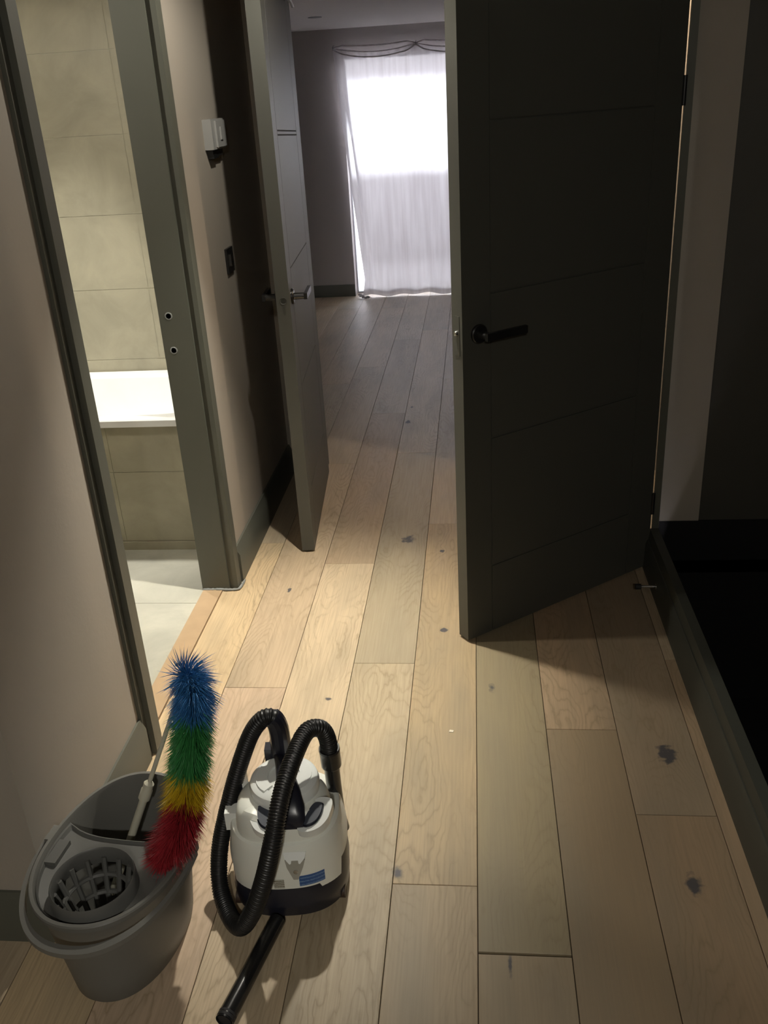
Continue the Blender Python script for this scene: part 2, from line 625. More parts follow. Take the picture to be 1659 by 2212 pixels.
def plank(x0, x1, y0, y1, key):
    bm = bmesh.new()
    x0 += PG
    x1 -= PG
    y0 += PG
    y1 -= PG
    c = 0.0009
    lo = [bm.verts.new((x, y, -0.0085)) for x, y in ((x0, y0), (x1, y0), (x1, y1), (x0, y1))]
    mi = [bm.verts.new((x, y, -c)) for x, y in ((x0, y0), (x1, y0), (x1, y1), (x0, y1))]
    hi = [bm.verts.new((x, y, 0)) for x, y in ((x0 + c, y0 + c), (x1 - c, y0 + c), (x1 - c, y1 - c), (x0 + c, y1 - c))]
    bm.faces.new(hi)
    for i in range(4):
        j = (i + 1) % 4
        bm.faces.new((lo[i], lo[j], mi[j], mi[i]))
        bm.faces.new((mi[i], mi[j], hi[j], hi[i]))
    o = obj('plank', bm, M['oak'], floor, smooth=False)
    v = random.uniform(0.88, 1.04)
    w_ = random.uniform(-0.03, 0.03)
    t = TONE.get(key, (v + w_, v, v - w_))
    o.color = tuple(a * b for a, b in zip(BASE_OAK, t)) + (1,)
    return o


random.seed(21)
ZONES = [(-2.2, 1.30, -2.6, 0.59), (1.30, 3.0, -0.925, 0.59), (3.0, 3.90, -0.925, 1.28), (3.90, 8.14, -2.6, 2.3)]
for c in range(-14, 13):
    xl, xr = COLS[c], COLS[c + 1]
    js = JOINTS.get(c)
    if js is None:
        o_ = random.uniform(-0.5, 0.3)
        js = [o_ + k * 1.9 for k in range(5)]
    ys = [-2.2] + [y for y in js if -2.2 < y < 8.0] + [8.14]
    for a, b_ in zip(ys[:-1], ys[1:]):
        run = None
        for (za, zb, xa, xb) in ZONES + [(9, 9, 0, 0)]:
            lo_, hi_ = max(a, za), min(b_, zb)
            l_, r_ = max(xl, xa), min(xr, xb)
            ok = r_ - l_ > 0.01 and hi_ - lo_ > 0.01
            if run and ok and abs(run[0] - l_) < 1e-6 and abs(run[1] - r_) < 1e-6 and abs(run[3] - lo_) < 1e-6:
                run[3] = hi_
            else:
                if run:
                    plank(run[0], run[1], run[2], run[3], (c, a))
                run = [l_, r_, lo_, hi_] if ok else None

# bathroom floor and threshold
bfl = struct('bathroom_floor', [(-2.65, -0.995, 1.36, 3.80, -0.06, -0.006)], M['grout'], 'pale stone tiled bathroom floor seen through the doorway', 'floor')
bfl['kind'] = 'structure'
for i in range(3):
    for j in range(5):
        xa = -0.997 - (i + 1) * 0.60
        ya = 2.690 - 0.6 * 3 + j * 0.6
        x1, y1 = xa + 0.60, min(ya + 0.6, 3.79)
        ya = max(ya, 1.365)
        if y1 - ya < .05:
            continue
        boxo('tile', (max(xa, -2.64) + 0.001, x1 - 0.001, ya + 0.001, y1 - 0.001, -0.0058, 0.0), M['tile_floor'], bfl, bev=0.0006, seg=1)
th = boxo('threshold_strip', (-0.996, -0.9265, 1.93, 2.782, -0.006, 0.004), M['threshold'], None, bev=0.002)
tag(th, 'flat orange-toned oak threshold strip across the bathroom doorway', 'threshold', kind='structure')

# ------------------------------------------------------------------ walls
WXn, WXf = -0.905, -0.882   # left wall plane, near piece and far piece
struct('wall_left', [(-1.0, WXn, 1.30, 1.955, 0, CZ), (-2.6, -1.0, 1.30, 1.36, 0, CZ), (-1.0, WXn, 1.955, 2.80, 2.03, CZ)],
       M['wall'], 'greige painted hallway wall to the left of the bathroom doorway', 'wall')
struct('wall_left_far', [(-1.0, WXf, 2.805, 3.99, 0, CZ)], M['wall'], 'greige painted wall between bathroom frame and small panelled door', 'wall')['kind'] = 'structure'
struct('wall_cross', [(WXf, -0.745, Y3, Y3 + 0.09, 0, CZ), (0.12, 1.3, Y3, Y3 + 0.09, 0, CZ), (-0.745, 0.12, Y3, Y3 + 0.09, 2.075, CZ)],
       M['wall'], 'wall across the hallway end with the opening to the curtained room', 'wall')['kind'] = 'structure'
struct('wall_right', [(0.61, 0.70, 2.995, 3.035, 2.07, CZ), (0.61, 0.70, 3.035, 3.78, 2.07, CZ), (0.61, 0.70, 3.82, 3.90, 0, CZ)],
       M['wall'], 'wall over the cupboard opening behind the big open door', 'wall')
struct('wall_right_end', [(0.636, 0.783, 3.0, 3.06, 0.152, CZ)], M['wall'], 'narrow lit greige wall strip right of the big door hinges', 'wall')['kind'] = 'structure'
struct('wall_back', [(-2.6, 1.75, -2.3, -2.2, -1.4, CZ)], M['wall'], 'hallway wall behind the viewer', 'wall')
struct('wall_near_left', [(-2.7, -2.6, -2.3, 1.36, 0, CZ)], M['wall'], 'far side of the hallway recess at left', 'wall')['kind'] = 'structure'
# cupboard behind the big door
struct('wall_cupboard', [(1.22, 1.28, 3.06, 3.9, 0, CZ), (0.70, 1.22, 3.84, 3.9, 0, CZ), (0.783, 1.28, 3.035, 3.075, 0, CZ)], M['wall'],
       'inside faces of the cupboard behind the big open door', 'wall')['kind'] = 'structure'
# stairwell
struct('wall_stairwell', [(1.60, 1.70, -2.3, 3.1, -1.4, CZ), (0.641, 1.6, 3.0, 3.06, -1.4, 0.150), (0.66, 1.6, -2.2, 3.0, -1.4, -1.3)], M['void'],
       'stairwell lining beyond the low upstand, coloured black for the darkness there', 'wall')['kind'] = 'structure'
struct('trim_1', [(0.64, 0.66, -2.2, 3.0, -1.4, 0.0)], M['void'], 'inner face of the stairwell edge, coloured black as shade', 'trim')
pn = empty('tall_dark_panelling', (1.2, 3.0, 0.152), 'tall dark panelling standing right of the narrow lit wall strip', 'panelling', kind='structure')
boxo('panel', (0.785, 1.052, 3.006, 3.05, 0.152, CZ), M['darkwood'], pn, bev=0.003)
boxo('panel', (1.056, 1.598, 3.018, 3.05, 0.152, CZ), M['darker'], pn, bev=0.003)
# stairs going down in the dark
st = empty('staircase', (1.1, 1.2, -1.3), 'stairs dropping away in the stairwell, coloured black in place of darkness', 'stairs', kind='structure')
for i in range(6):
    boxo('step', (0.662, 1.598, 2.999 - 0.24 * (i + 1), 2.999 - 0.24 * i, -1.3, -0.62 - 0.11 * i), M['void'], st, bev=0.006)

# ceiling
struct('ceiling', [(-2.7, 1.75, -2.3, Y3, CZ, CZ + 0.1), (-2.7, -1.0, Y3, 4.0, CZ, CZ + .1)], M['ceiling'], 'plain painted ceiling over the hallway', 'ceiling')
struct('ceiling_far', [(-3.1, 2.7, Y3 + 0.09, 8.3, RZ, RZ + 0.1)], M['ceiling_far'], 'pale grey ceiling of the curtained room', 'ceiling')['kind'] = 'structure'

# far room walls with the window opening
WY = 7.95
struct('wall_far', [(-3.0, -1.045, WY, WY + 0.22, 0, RZ), (1.05, 2.6, WY, WY + 0.22, 0, RZ), (-1.045, 1.05, WY, WY + 0.22, 1.885, RZ)],
       M['room_wall'], 'dim end wall around the tall curtained window', 'wall')['kind'] = 'structure'
struct('wall_far_left', [(-3.1, -3.0, Y3 + 0.09, WY + .2, 0, RZ), (-3.0, -1.0, Y3, Y3 + 0.09, 0, CZ)], M['room_wall'], 'left wall of the curtained room', 'wall')['kind'] = 'structure'
struct('wall_far_right', [(2.6, 2.7, Y3, WY + .2, 0, RZ), (1.3, 2.6, Y3, Y3 + 0.09, 0, CZ)], M['room_wall'], 'right wall of the curtained room', 'wall')['kind'] = 'structure'
# window
wn = empty('window_1', (0, WY + 0.15, 0), 'tall window door behind the thin white curtain', 'window', kind='structure')
bm = bmesh.new()
for d in ((-1.045, -1.034, WY + .12, WY + .18, 0, 1.945), (1.0, 1.05, WY + .12, WY + .18, 0, 1.945), (-1.034, 1.0, WY + .12, WY + .18, 1.862, 1.885),
          (-1.034, 1.0, WY + .12, WY + .18, 0, 0.012), (-0.02, 0.03, WY + .12, WY + .18, 0.05, 1.862)):
    add_box(bm, *d)
obj('window_frame', bm, M['frame_grey'], wn)
boxo('pane', (-1.034, -0.02, WY + .145, WY + .151, .012, 1.862), M['glass'], wn)
boxo('pane', (0.03, 1.0, WY + .145, WY + .151, .05, 1.862), M['glass'], wn)
bal = struct('balcony', [(-4, 4, WY + .22, WY + 1.6, -0.2, -0.03), (-4, 4, WY + 1.45, WY + 1.6, -0.03, 0.86)], M['render'],
             'pale rendered balcony floor and parapet outside the curtained window', 'balcony')
struct('curtain_dimming_beam', [(-4, 4, WY + 1.45, WY + 1.6, 1.72, 2.02)], M['render'], 'pale rendered beam added outside the window to dim the curtain top', 'beam')['kind'] = 'structure'  # added out of sight to darken the upper curtain
for px_ in (-2.2, 2.4):
    struct('balcony_post', [(px_, px_ + .15, WY + 1.45, WY + 1.6, 0.86, 1.72)], M['render'], 'pale rendered post carrying the added dimming beam', 'post')['kind'] = 'structure'
# ground far outside
struct('ground', [(-30, 30, WY + 1.7, 60, -3.2, -3.0)], M['render'], 'ground outside beyond the balcony', 'ground')

# ------------------------------------------------------------------ baseboards


def skirting(name, p0, p1, h, t, label, side, mt='trim', z0=0.0):
    """board from p0 to p1 (floor line of its face); side = unit normal pointing from face into the room"""
    p0, p1, s = Vector(p0 + (0,)), Vector(p1 + (0,)), Vector(side + (0,))
    prof = [(0, z0), (t, z0), (t, h - 0.028), (t * 0.55, h - 0.012), (t * 0.4, h), (0, h)]
    bm = bmesh.new()
    rows = [[bm.verts.new(p + s * (a - t) + Vector((0, 0, z))) for a, z in prof] for p in (p0, p1)]
    n = len(prof)
    for i in range(n):
        j = (i + 1) % n
        bm.faces.new((rows[0][i], rows[0][j], rows[1][j], rows[1][i]))
    bm.faces.new(rows[0])
    bm.faces.new(rows[1][::-1])
    return tag(obj(name, bm, M[mt], None), label, 'baseboard', kind='structure')


skirting('baseboard_left', (-0.888, 1.292), (-0.888, 1.868), 0.132, 0.018, 'grey-green skirting along the wall behind the mop bucket', (1, 0))
skirting('baseboard_front', (-2.6, 1.283), (-0.889, 1.283), 0.132, 0.018, 'grey-green skirting round the wall corner left of the mop bucket', (0, -1))
skirting('baseboard_left_far', (-0.862, 2.842), (-0.862, 3.9), 0.138, 0.021, 'grey-green skirting from bathroom frame to the small door', (1, 0))
skirting('baseboard_far', (-3.0, WY - 0.018), (-1.045, WY - 0.018), 0.10, 0.018, 'dark skirting under the dim wall left of the curtain', (0, -1))
# low upstand on the right with a stepped top moulding
bm = bmesh.new()
prof = [(0.592, 0.0), (0.596, 0.098), (0.603, 0.112), (0.606, 0.112), (0.611, 0.150), (0.64, 0.150), (0.64, 0.0)]
pa = [bm.verts.new((x, -2.2, z)) for x, z in prof]
pb = [bm.verts.new((x - 0.006, 2.945, z)) for x, z in prof]
for i in range(len(prof)):
    j = (i + 1) % len(prof)
    bm.faces.new((pa[i], pa[j], pb[j], pb[i]))
bm.faces.new(pa)
bm.faces.new(pb[::-1])
tag(obj('baseboard_right', bm, M['upstand']), 'low grey-green upstand along the stairwell edge on the right', 'baseboard', kind='structure')

# ------------------------------------------------------------------ bathroom doorway frame
fr = empty('trim_2', (-0.95, 2.79, 0), 'grey-green frame post on the far side of the bathroom doorway', 'door frame', kind='structure')
boxo('jamb', (-1.0, -0.899, 2.781, 2.812, 0, 2.0), M['trim'], fr, bev=0.0015)
boxo('door_stop', (-0.899, -0.885, 2.790, 2.83, 0, 2.03), M['trim'], fr, bev=0.003)
boxo('architrave', (-0.884, -0.868, 2.785, 2.834, 0, 2.06), M['trim'], fr, bev=0.003)
for z in (0.999, 0.888):
    bm = bmesh.new()
    mt4 = frame_mat((-0.968, 2.7812, z), (1, 0, 0), (0, 0, 1))
    add_lathe(bm, [(0.0, 0.0), (0.0085, 0.0), (0.0085, 0.0012), (0.0, 0.0012)], 20, mt4)
    o = obj('bolt_hole', bm, M['black'], fr)
    bm = bmesh.new()
    add_lathe(bm, [(0.0085, -0.0), (0.0125, 0.0), (0.0115, 0.001), (0.0085, 0.0012)], 20, mt4)
    obj('hole_rim', bm, M['filler'], fr)
bm = bmesh.new()
random.seed(3)
path = [Vector((-0.997, 2.779, 0.004)), Vector((-0.93, 2.777, 0.006)), Vector((-0.90, 2.776, 0.005)), Vector((-0.868, 2.779, 0.006)), Vector((-0.862, 2.80, 0.005)), Vector((-0.859, 2.85, 0.004))]
pp, _ = catmull(path, 40)
add_tube(bm, pp, [0.004 + random.uniform(-0.001, 0.0015) for _ in pp], 6)
obj('filler_bead', bm, M['filler'], fr)['label'] = 'rough grey filler line where the frame meets the floor'
fn = empty('trim_3', (-0.95, 1.93, 0), 'grey-green frame post on the near side of the bathroom doorway', 'door frame', kind='structure')
boxo('jamb', (-1.0, -0.899, 1.930, 1.955, 0, 2.0), M['trim'], fn, bev=0.0015)
boxo('architrave', (-0.905, -0.880, 1.890, 1.936, 0, 2.06), M['trim'], fn, bev=0.003)
boxo('bead', (-0.905, -0.895, 1.868, 1.891, 0, 2.06), M['trim'], fn, bev=0.003)
fh = empty('trim_4', (-0.95, 2.36, 2.0), 'grey-green frame head over the bathroom doorway', 'door frame', kind='structure')
boxo('jamb_head', (-1.0, -0.899, 1.93, 2.812, 2.0, 2.03), M['trim'], fh)

# frame of the curtained room's doorway
fd = empty('trim_5', (-0.3, Y3, 0), 'grey-green frame of the doorway to the curtained room', 'door frame', kind='structure')
boxo('jamb', (-0.745, -0.712, Y3 - 0.012, Y3 + 0.10, 0, 2.075), M['trim'], fd, bev=0.002)
boxo('jamb', (0.092, 0.12, Y3 - 0.012, Y3 + 0.10, 0, 2.075), M['trim'], fd, bev=0.002)
boxo('jamb_head', (-0.712, 0.092, Y3 - 0.012, Y3 + 0.10, 2.045, 2.075), M['trim'], fd, bev=0.002)
# frame of the cupboard behind the big door
fc = empty('trim_6', (0.65, 3.0, 0), 'grey-green frame post beside the big door hinges', 'door frame', kind='structure')
boxo('jamb', (0.6115, 0.635, 2.946, 2.9565, 0.0, 2.07), M['trim'], fc, bev=0.0008)
boxo('jamb', (0.61, 0.70, 3.785, 3.82, 0, 2.07), M['trim'], fc, bev=0.002)
boxo('jamb_head', (0.6115, 0.70, 2.998, 3.785, 2.045, 2.07), M['trim'], fc)

# ------------------------------------------------------------------ panelled doors


def lever(parent, s, side, z, direction, matl, zr=0.0):
    """lever handle; local frame: x along leaf from free edge, y out of face, z up; returns after building rose + lever"""
    name = 'door_handle'
    bm = bmesh.new()
    mm = frame_mat((s, side[0], z), (1, 0, 0), (0, 0, 1)) if side[1] < 0 else frame_mat((s, side[0], z), (-1, 0, 0), (0, 0, 1))
    add_lathe(bm, [(0, 0), (0.027, 0), (0.027, 0.006), (0.024, 0.009), (0.011, 0.009), (0.010, 0.045), (0, 0.045)], 32, mm)
    h = obj(name, bm, matl, parent)
    bm = bmesh.new()
    yo = side[0] + side[1] * 0.050
    x0, x1 = (s - 0.013, s + direction * 0.135)
    if direction < 0:
        x0, x1 = (s + direction * 0.135, s + 0.013)
    add_box(bm, x0, x1, yo - 0.006, yo + 0.006, z - 0.011, z + 0.011)
    bevel(bm, 0.0045, 3)
    obj('lever', bm, matl, h)
    return h


def panel_door(name, free, hinge, top, label, thick, side, grooves, vs, leaf_mat):
    """leaf from free edge to hinge edge; body extends from the seen face by thick on side (+1/-1 local y)"""
    fx, fy = free
    hx, hy = hinge
    w = math.hypot(hx - fx, hy - fy)
    ang = math.atan2(hy - fy, hx - fx)
    root = empty(name, (fx, fy, 0), label, 'door', kind='structure', rotz=ang)
    z0, z1 = 0.008, top
    d = 0.0035                       # panels stand proud of the core by this much
    g = 0.0022                       # half groove width

    def P(nm, x0, x1, y0, y1, za, zb, mt, bev=0.0, par=None):
        bm = bmesh.new()
        add_box(bm, x0, x1, y0, y1, za, zb)
        if bev:
            bevel(bm, bev, 2)
        for v in bm.verts:
            pass
        me_o = obj(nm, bm, mt, None)
        me_o.parent = par or root
        return me_o
    ya, yb = (0, thick) if side > 0 else (-thick, 0)
    P('core', 0, w, ya + d, yb - d, z0, z1, leaf_mat)
    zs = [z0] + [z for z in grooves if z < z1] + [z1]
    for (fa, fb) in ((ya, ya + d), (yb - d, yb)):
        P('stile', 0, vs[0] - g, fa, fb, z0, z1, leaf_mat, 0.0008)
        P('stile', vs[1] + g, w, fa, fb, z0, z1, leaf_mat, 0.0008)
        for i in range(len(zs) - 1):
            xa, xb = vs[0] + g, vs[1] - g
            zz0 = zs[i] + (g if i > 0 else 0)
            zz1 = zs[i + 1] - (g if i < len(zs) - 2 else 0)
            P('panel', xa, xb, fa, fb, zz0, zz1, leaf_mat, 0.0008)
    return root, w, P


# door_2: the big one, front right
d2, w2, P2 = panel_door('door_2', (-0.037, 2.441), (0.6045, 2.9393), 2.035, 'big dark panelled door standing open across the hallway on the right',
                        0.046, 1, [0.245, 0.668, 1.090, 1.524, 1.95], (0.098, 0.700), M['leaf'])
h = None


def reparent(o, par):
    o.parent = par
    o.matrix_parent_inverse = Matrix.Identity(4)


def local_lever(root, s, ysurf, sgn, z, direction, mt):
    bm = bmesh.new()
    mm = frame_mat((s, ysurf, z), (1, 0, 0), (0, 0, 1)) if sgn < 0 else frame_mat((s, ysurf, z), (-1, 0, 0), (0, 0, 1))
    add_lathe(bm, [(0, 0), (0.027, 0), (0.027, 0.006), (0.024, 0.009), (0.012, 0.009), (0.011, 0.047), (0, 0.047)], 32, mm)
    hh = obj('door_handle', bm, mt, None)
    reparent(hh, root)
    bm = bmesh.new()
    yo = ysurf + sgn * 0.050
    xs = sorted((s - direction * 0.012, s + direction * 0.130))
    add_box(bm, xs[0], xs[1], yo - 0.006, yo + 0.006, z - 0.0105, z + 0.0105)
    bevel(bm, 0.0045, 3)
    lv = obj('lever', bm, mt, None)
    reparent(lv, hh)
    hh['label'] = 'black round-rose lever handle' if mt is M['black'] else 'dark chrome lever handle'
    return hh


local_lever(d2, 0.056, 0.0, -1, 0.985, 1, M['black'])
local_lever(d2, 0.056, 0.046, 1, 0.985, 1, M['black'])
# latch on the free edge of door_2
bm = bmesh.new()
add_box(bm, -0.0012, 0.0, 0.012, 0.034, 0.93, 1.04)
bevel(bm, 0.0005, 1)
lp = obj('latch_plate', bm, M['leaf'], None)
reparent(lp, d2)
bm = bmesh.new()
mm = frame_mat((-0.001, 0.023, 0.992), (0, 1, 0), (0, 0, 1))
mm = mm @ Matrix.Rotation(math.pi, 4, 'Y')
add_lathe(bm, [(0, 0), (0.0085, 0), (0.0085, 0.003), (0.006, 0.008), (0, 0.010)], 20, mm)
lb = obj('latch_bolt', bm, M['chrome'], None)
reparent(lb, lp)
for z in (0.25, 1.56):
    bm = bmesh.new()
    add_tube(bm, [Vector((w2 + 0.001, -0.003, z - 0.04)), Vector((w2 + 0.001, -0.003, z + 0.04))], 0.0065, 12)
    hg = obj('hinge', bm, M['black'], None)
    reparent(hg, d2)

# door_1: the small-looking one at the left, hinged on the far doorway
d1, w1, P1 = panel_door('door_1', (-0.635, 3.076), (-0.693, 3.872), 2.035, 'panelled door standing open at the left with a notched face',
                        0.047, 1, [0.235, 0.640, 1.065, 1.93], (0.100, 0.690), M['leaf'])
local_lever(d1, 0.062, 0.0, -1, 0.975, 1, M['dark_chrome'])
local_lever(d1, 0.062, 0.047, 1, 0.975, 1, M['black'])
# double dark slot across the upper panel, set slightly out of level
for dz in (0.0, -0.0135):
    bm = bmesh.new()
    sl4 = [(0.112, 1.5115 + dz), (0.112, 1.5065 + dz), (0.684, 1.4845 + dz), (0.684, 1.4895 + dz)]
    add_prism(bm, sl4, frame_mat((0, -0.0007, 0), (1, 0, 0), (0, 0, 1)), -0.003)
    o = obj('slot', bm, M['void'], None)
    reparent(o, d1)
# ring and tongue of the lock on the free edge
bm = bmesh.new()
mm = frame_mat((-0.0005, 0.022, 0.972), (0, 1, 0), (0, 0, 1)) @ Matrix.Rotation(math.pi, 4, 'Y')
add_lathe(bm, [(0.009, 0), (0.0135, 0), (0.0135, 0.0012), (0.012, 0.002), (0.0105, 0.0012), (0.009, 0)], 24, mm)
o = obj('latch_ring', bm, M['groove'], None)
reparent(o, d1)
bm = bmesh.new()
add_prism(bm, [(-0.006, -0.004), (0.006, -0.004), (0.004, -0.030), (-0.001, -0.040), (-0.005, -0.028)],
          frame_mat((-0.0003, 0.022, 0.960), (0, 1, 0), (0, 0, 1)), -0.0012)
o = obj('latch_tongue', bm, M['groove'], None)
reparent(o, d1)
# over-door hook high on the leaf
hk = empty('door_hook', (-0.690, 3.72, 1.90), 'small white hook near the top of the left open door', 'hook')
bm = bmesh.new()
add_tube(bm, [Vector((-0.665, 3.55, 1.945)), Vector((-0.655, 3.62, 1.935)), Vector((-0.655, 3.72, 1.921)), Vector((-0.661, 3.785, 1.912))], 0.006, 8)
obj('hook_arm', bm, M['white_plastic'], hk)
bm = bmesh.new()
add_box(bm, -0.675, -0.664, 3.52, 3.56, 1.93, 1.978)
obj('hook_plate', bm, M['white_plastic'], hk)

# ------------------------------------------------------------------ bathroom
by = 3.79
by = 3.784
bw = struct('wall_bathroom', [(-2.65, -0.9, by, by + 0.05, 0, CZ), (-2.7, -2.6, 1.36, by, 0, CZ)], M['grout'],
            'stone tiled bathroom wall above the white bath', 'wall')
bw['kind'] = 'structure'
by -= 0.0
zs = [0.295, 0.600, 0.905, 1.208, 1.512, 1.813, 2.115, 2.22]
for i in range(len(zs) - 1):
    for (xa, xb) in ((-1.386, -1.0), (-1.984, -1.384), (-2.584, -1.984)):
        boxo('tile', (xa + 0.0006, xb - 0.0006, by - 0.0022, by + 0.001, zs[i] + 0.0009, zs[i + 1] - 0.0009), M['tile'], bw, bev=0.0004, seg=1)
# bath with a tiled front panel
bt = empty('bath', (-1.8, 3.45, 0), 'white bath with a stone tiled front panel, seen through the doorway', 'bath')
bm = bmesh.new()
xa, xb, ya, yb = -2.59, -1.003, 3.098, 3.776
top = 0.548
cxx, cyy = (xa + xb) / 2, (ya + yb) / 2
n = 48
out_, inn = [], []
for k in range(n):
    th_ = 2 * math.pi * (k + 0.5) / n
    out_.append(sell((xb - xa) / 2, (yb - ya) / 2, th_, 40))
    inn.append(th_)


def bring(rx, ry, z, e=5.0, dx=0):
    return [Vector((cxx + dx + sell(rx, ry, t, e)[0], cyy + sell(rx, ry, t, e)[1], z)) for t in inn]


rx0, ry0 = (xb - xa) / 2, (yb - ya) / 2
add_rings(bm, [bring(rx0, ry0, 0.520, 30), bring(rx0, ry0, top - 0.004, 30), bring(rx0 - .004, ry0 - .004, top, 30),
               bring(rx0 - 0.06, ry0 - 0.055, top, 8), bring(rx0 - 0.075, ry0 - 0.07, top - 0.012, 7), bring(rx0 - 0.14, ry0 - 0.12, 0.30, 5),
               bring(rx0 - 0.20, ry0 - 0.17, 0.19, 4), bring(rx0 - 0.30, ry0 - 0.25, 0.17, 3)], close_bottom=False)
obj('tub', bm, M['enamel'], bt)
pan = boxo('front_panel', (-2.59, -1.003, 3.118, 3.14, 0.0, 0.521), M['grout'], bt)
for (za, zb) in ((0.036, 0.331), (0.333, 0.520)):
    for (xa2, xb2) in ((-1.398, -1.004), (-1.998, -1.400), (-2.588, -2.0)):
        o = boxo('tile', (xa2, xb2, 3.1155, 3.119, za, zb), M['tile'], None, bev=0.0006, seg=1)
        o.parent = pan
boxo('plinth', (-2.59, -1.003, 3.106, 3.12, 0.0, 0.034), M['tile'], bt, bev=0.001)

# ------------------------------------------------------------------ fittings on walls and ceilings
tb = empty('wall_sensor', (WXf, 3.21, 1.5), 'small white plastic box fixed to the wall above the black switch', 'sensor')
boxo('housing', (WXf, WXf + 0.030, 3.145, 3.305, 1.462, 1.555), M['white_plastic'], tb, bev=0.006)
boxo('cover', (WXf + 0.029, WXf + 0.036, 3.185, 3.300, 1.468, 1.550), M['white_plastic'], tb, bev=0.004)
boxo('button', (WXf + 0.036, WXf + 0.040, 3.225, 3.25, 1.49, 1.53), M['white_plastic'], tb, bev=0.002)
boxo('lower_clip', (WXf, WXf + 0.020, 3.165, 3.295, 1.440, 1.462), M['black'], tb, bev=0.002)
boxo('lower_clip', (WXf, WXf + 0.022, 3.165, 3.225, 1.434, 1.441), M['black'], tb, bev=0.002)
sw = empty('light_switch', (WXf, 3.26, 1.09), 'black light switch plate on the wall below the white box', 'switch')
boxo('switch_plate', (WXf, WXf + 0.008, 3.222, 3.308, 1.045, 1.131), M['black'], sw, bev=0.002)
boxo('rocker', (WXf + 0.008, WXf + 0.013, 3.255, 3.275, 1.068, 1.108), M['chrome'], sw, bev=0.0015)


def downlight(loc, r, label, lit, group=None):
    t = empty('downlight', loc, label, 'downlight', group)
    bm = bmesh.new()
    add_lathe(bm, [(r * 0.72, -0.002), (r, -0.004), (r * 1.02, -0.0005), (r * 0.72, -0.0005)], 32, Matrix.Translation(loc))
    obj('bezel', bm, M['frame_grey'], t)
    bm = bmesh.new()
    add_lathe(bm, [(0, -0.0012), (r * 0.72, -0.0012), (r * 0.72, -0.0004), (0, -0.0004)], 24, Matrix.Translation(loc))
    o = obj('lens', bm, lit, t)
    return t


def lens_mat():
    mt, nt, b = new_mat('lit_lens')
    b.inputs['Base Color'].default_value = (0.8, 0.7, 0.55, 1)
    b.inputs['Emission Color'].default_value = (1.0, 0.8, 0.56, 1)
    b.inputs['Emission Strength'].default_value = 20
    return mt


M['lens'] = lens_mat()
downlight((-1.026, 6.69, RZ), 0.045, 'unlit recessed downlight in the ceiling of the curtained room', M['groove'])
downlight((HALL_L[0], HALL_L[1], CZ), 0.042, 'lit recessed downlight in the hallway ceiling between the doors', M['lens'])

ds = empty('door_stop', (0.6, 2.702, 0.05), 'small chrome skirting door stop with black rubber tip below the big door', 'door stop')
bm = bmesh.new()
add_tube(bm, [Vector((0.594, 2.702, 0.052)), Vector((0.538, 2.702, 0.052))], 0.005, 16)
obj('rod', bm, M['chrome'], ds)
bm = bmesh.new()
add_tube(bm, [Vector((0.540, 2.702, 0.052)), Vector((0.522, 2.702, 0.052))], 0.0095, 16)
obj('rubber_tip', bm, M['rubber'], ds)
bm = bmesh.new()
add_tube(bm, [Vector((0.5965, 2.702, 0.052)), Vector((0.588, 2.702, 0.052))], 0.010, 16)
obj('mount', bm, M['chrome'], ds)

bm = bmesh.new()
add_prism(bm, [(-0.006, -0.004), (0.005, -0.005), (0.007, 0.003), (-0.004, 0.005)], Matrix.Translation((-0.082, 1.999, 0.0002)), 0.002)
tag(obj('wood_chip', bm, M['chip']), 'tiny pale chip lying on the floor in front of the big door', 'debris')

# ------------------------------------------------------------------ curtain
cu = empty('curtain', (0, 7.88, 0), 'thin white cloth curtain hung over the bright end window', 'curtain')
bm = bmesh.new()
NX, NZ = 150, 110
xa, xb = -1.045, 1.06
hooks = [-1.085, -0.435, 0.17, 0.78, 1.08]


def sag(x):
    for a, b_ in zip(hooks[:-1], hooks[1:]):
        if a <= x <= b_:
            t = (x - a) / (b_ - a)
            return 4 * t * (1 - t) * 0.040
    return 0.0


random.seed(5)
grid = []
for j in range(NZ + 1):
    v = j / NZ
    row = []
    for i in range(NX + 1):
        u = i / NX
        left = -1.088 + 0.150 * v ** 1.15
        if v > 0.93:
            left -= 0.035 * (v - 0.93) / 0.07
        x = left + (xb - left) * u
        zt = 1.935 - sag(x)
        zb = 0.012 + 0.010 * math.sin(x * 19) * math.sin(x * 7 + 1)
        z = zt + (zb - zt) * v
        y = 7.885 + 0.006 * math.sin(x * 31 + 2 * v) * v + 0.010 * math.sin(x * 11 + 1.3 * v) * v
        y += 0.020 * math.exp(-((x - left - 0.045 - 0.02 * v) / 0.020) ** 2) * min(1, v * 2)        # rolled edge
        y -= 0.012 * math.exp(-(v / 0.02) ** 2) * (0.5 + 0.5 * math.sin(x * 60))
        y -= 0.020 * math.exp(-((v - 0.99) / 0.02) ** 2) * (0.5 + 0.5 * math.sin(x * 24 + 1))
        row.append(bm.verts.new((x, y, z)))
    grid.append(row)
for j in range(NZ):
    for i in range(NX):
        bm.faces.new((grid[j][i], grid[j][i + 1], grid[j + 1][i + 1], grid[j + 1][i]))
cl = obj('cloth', bm, M['curtain'], cu)
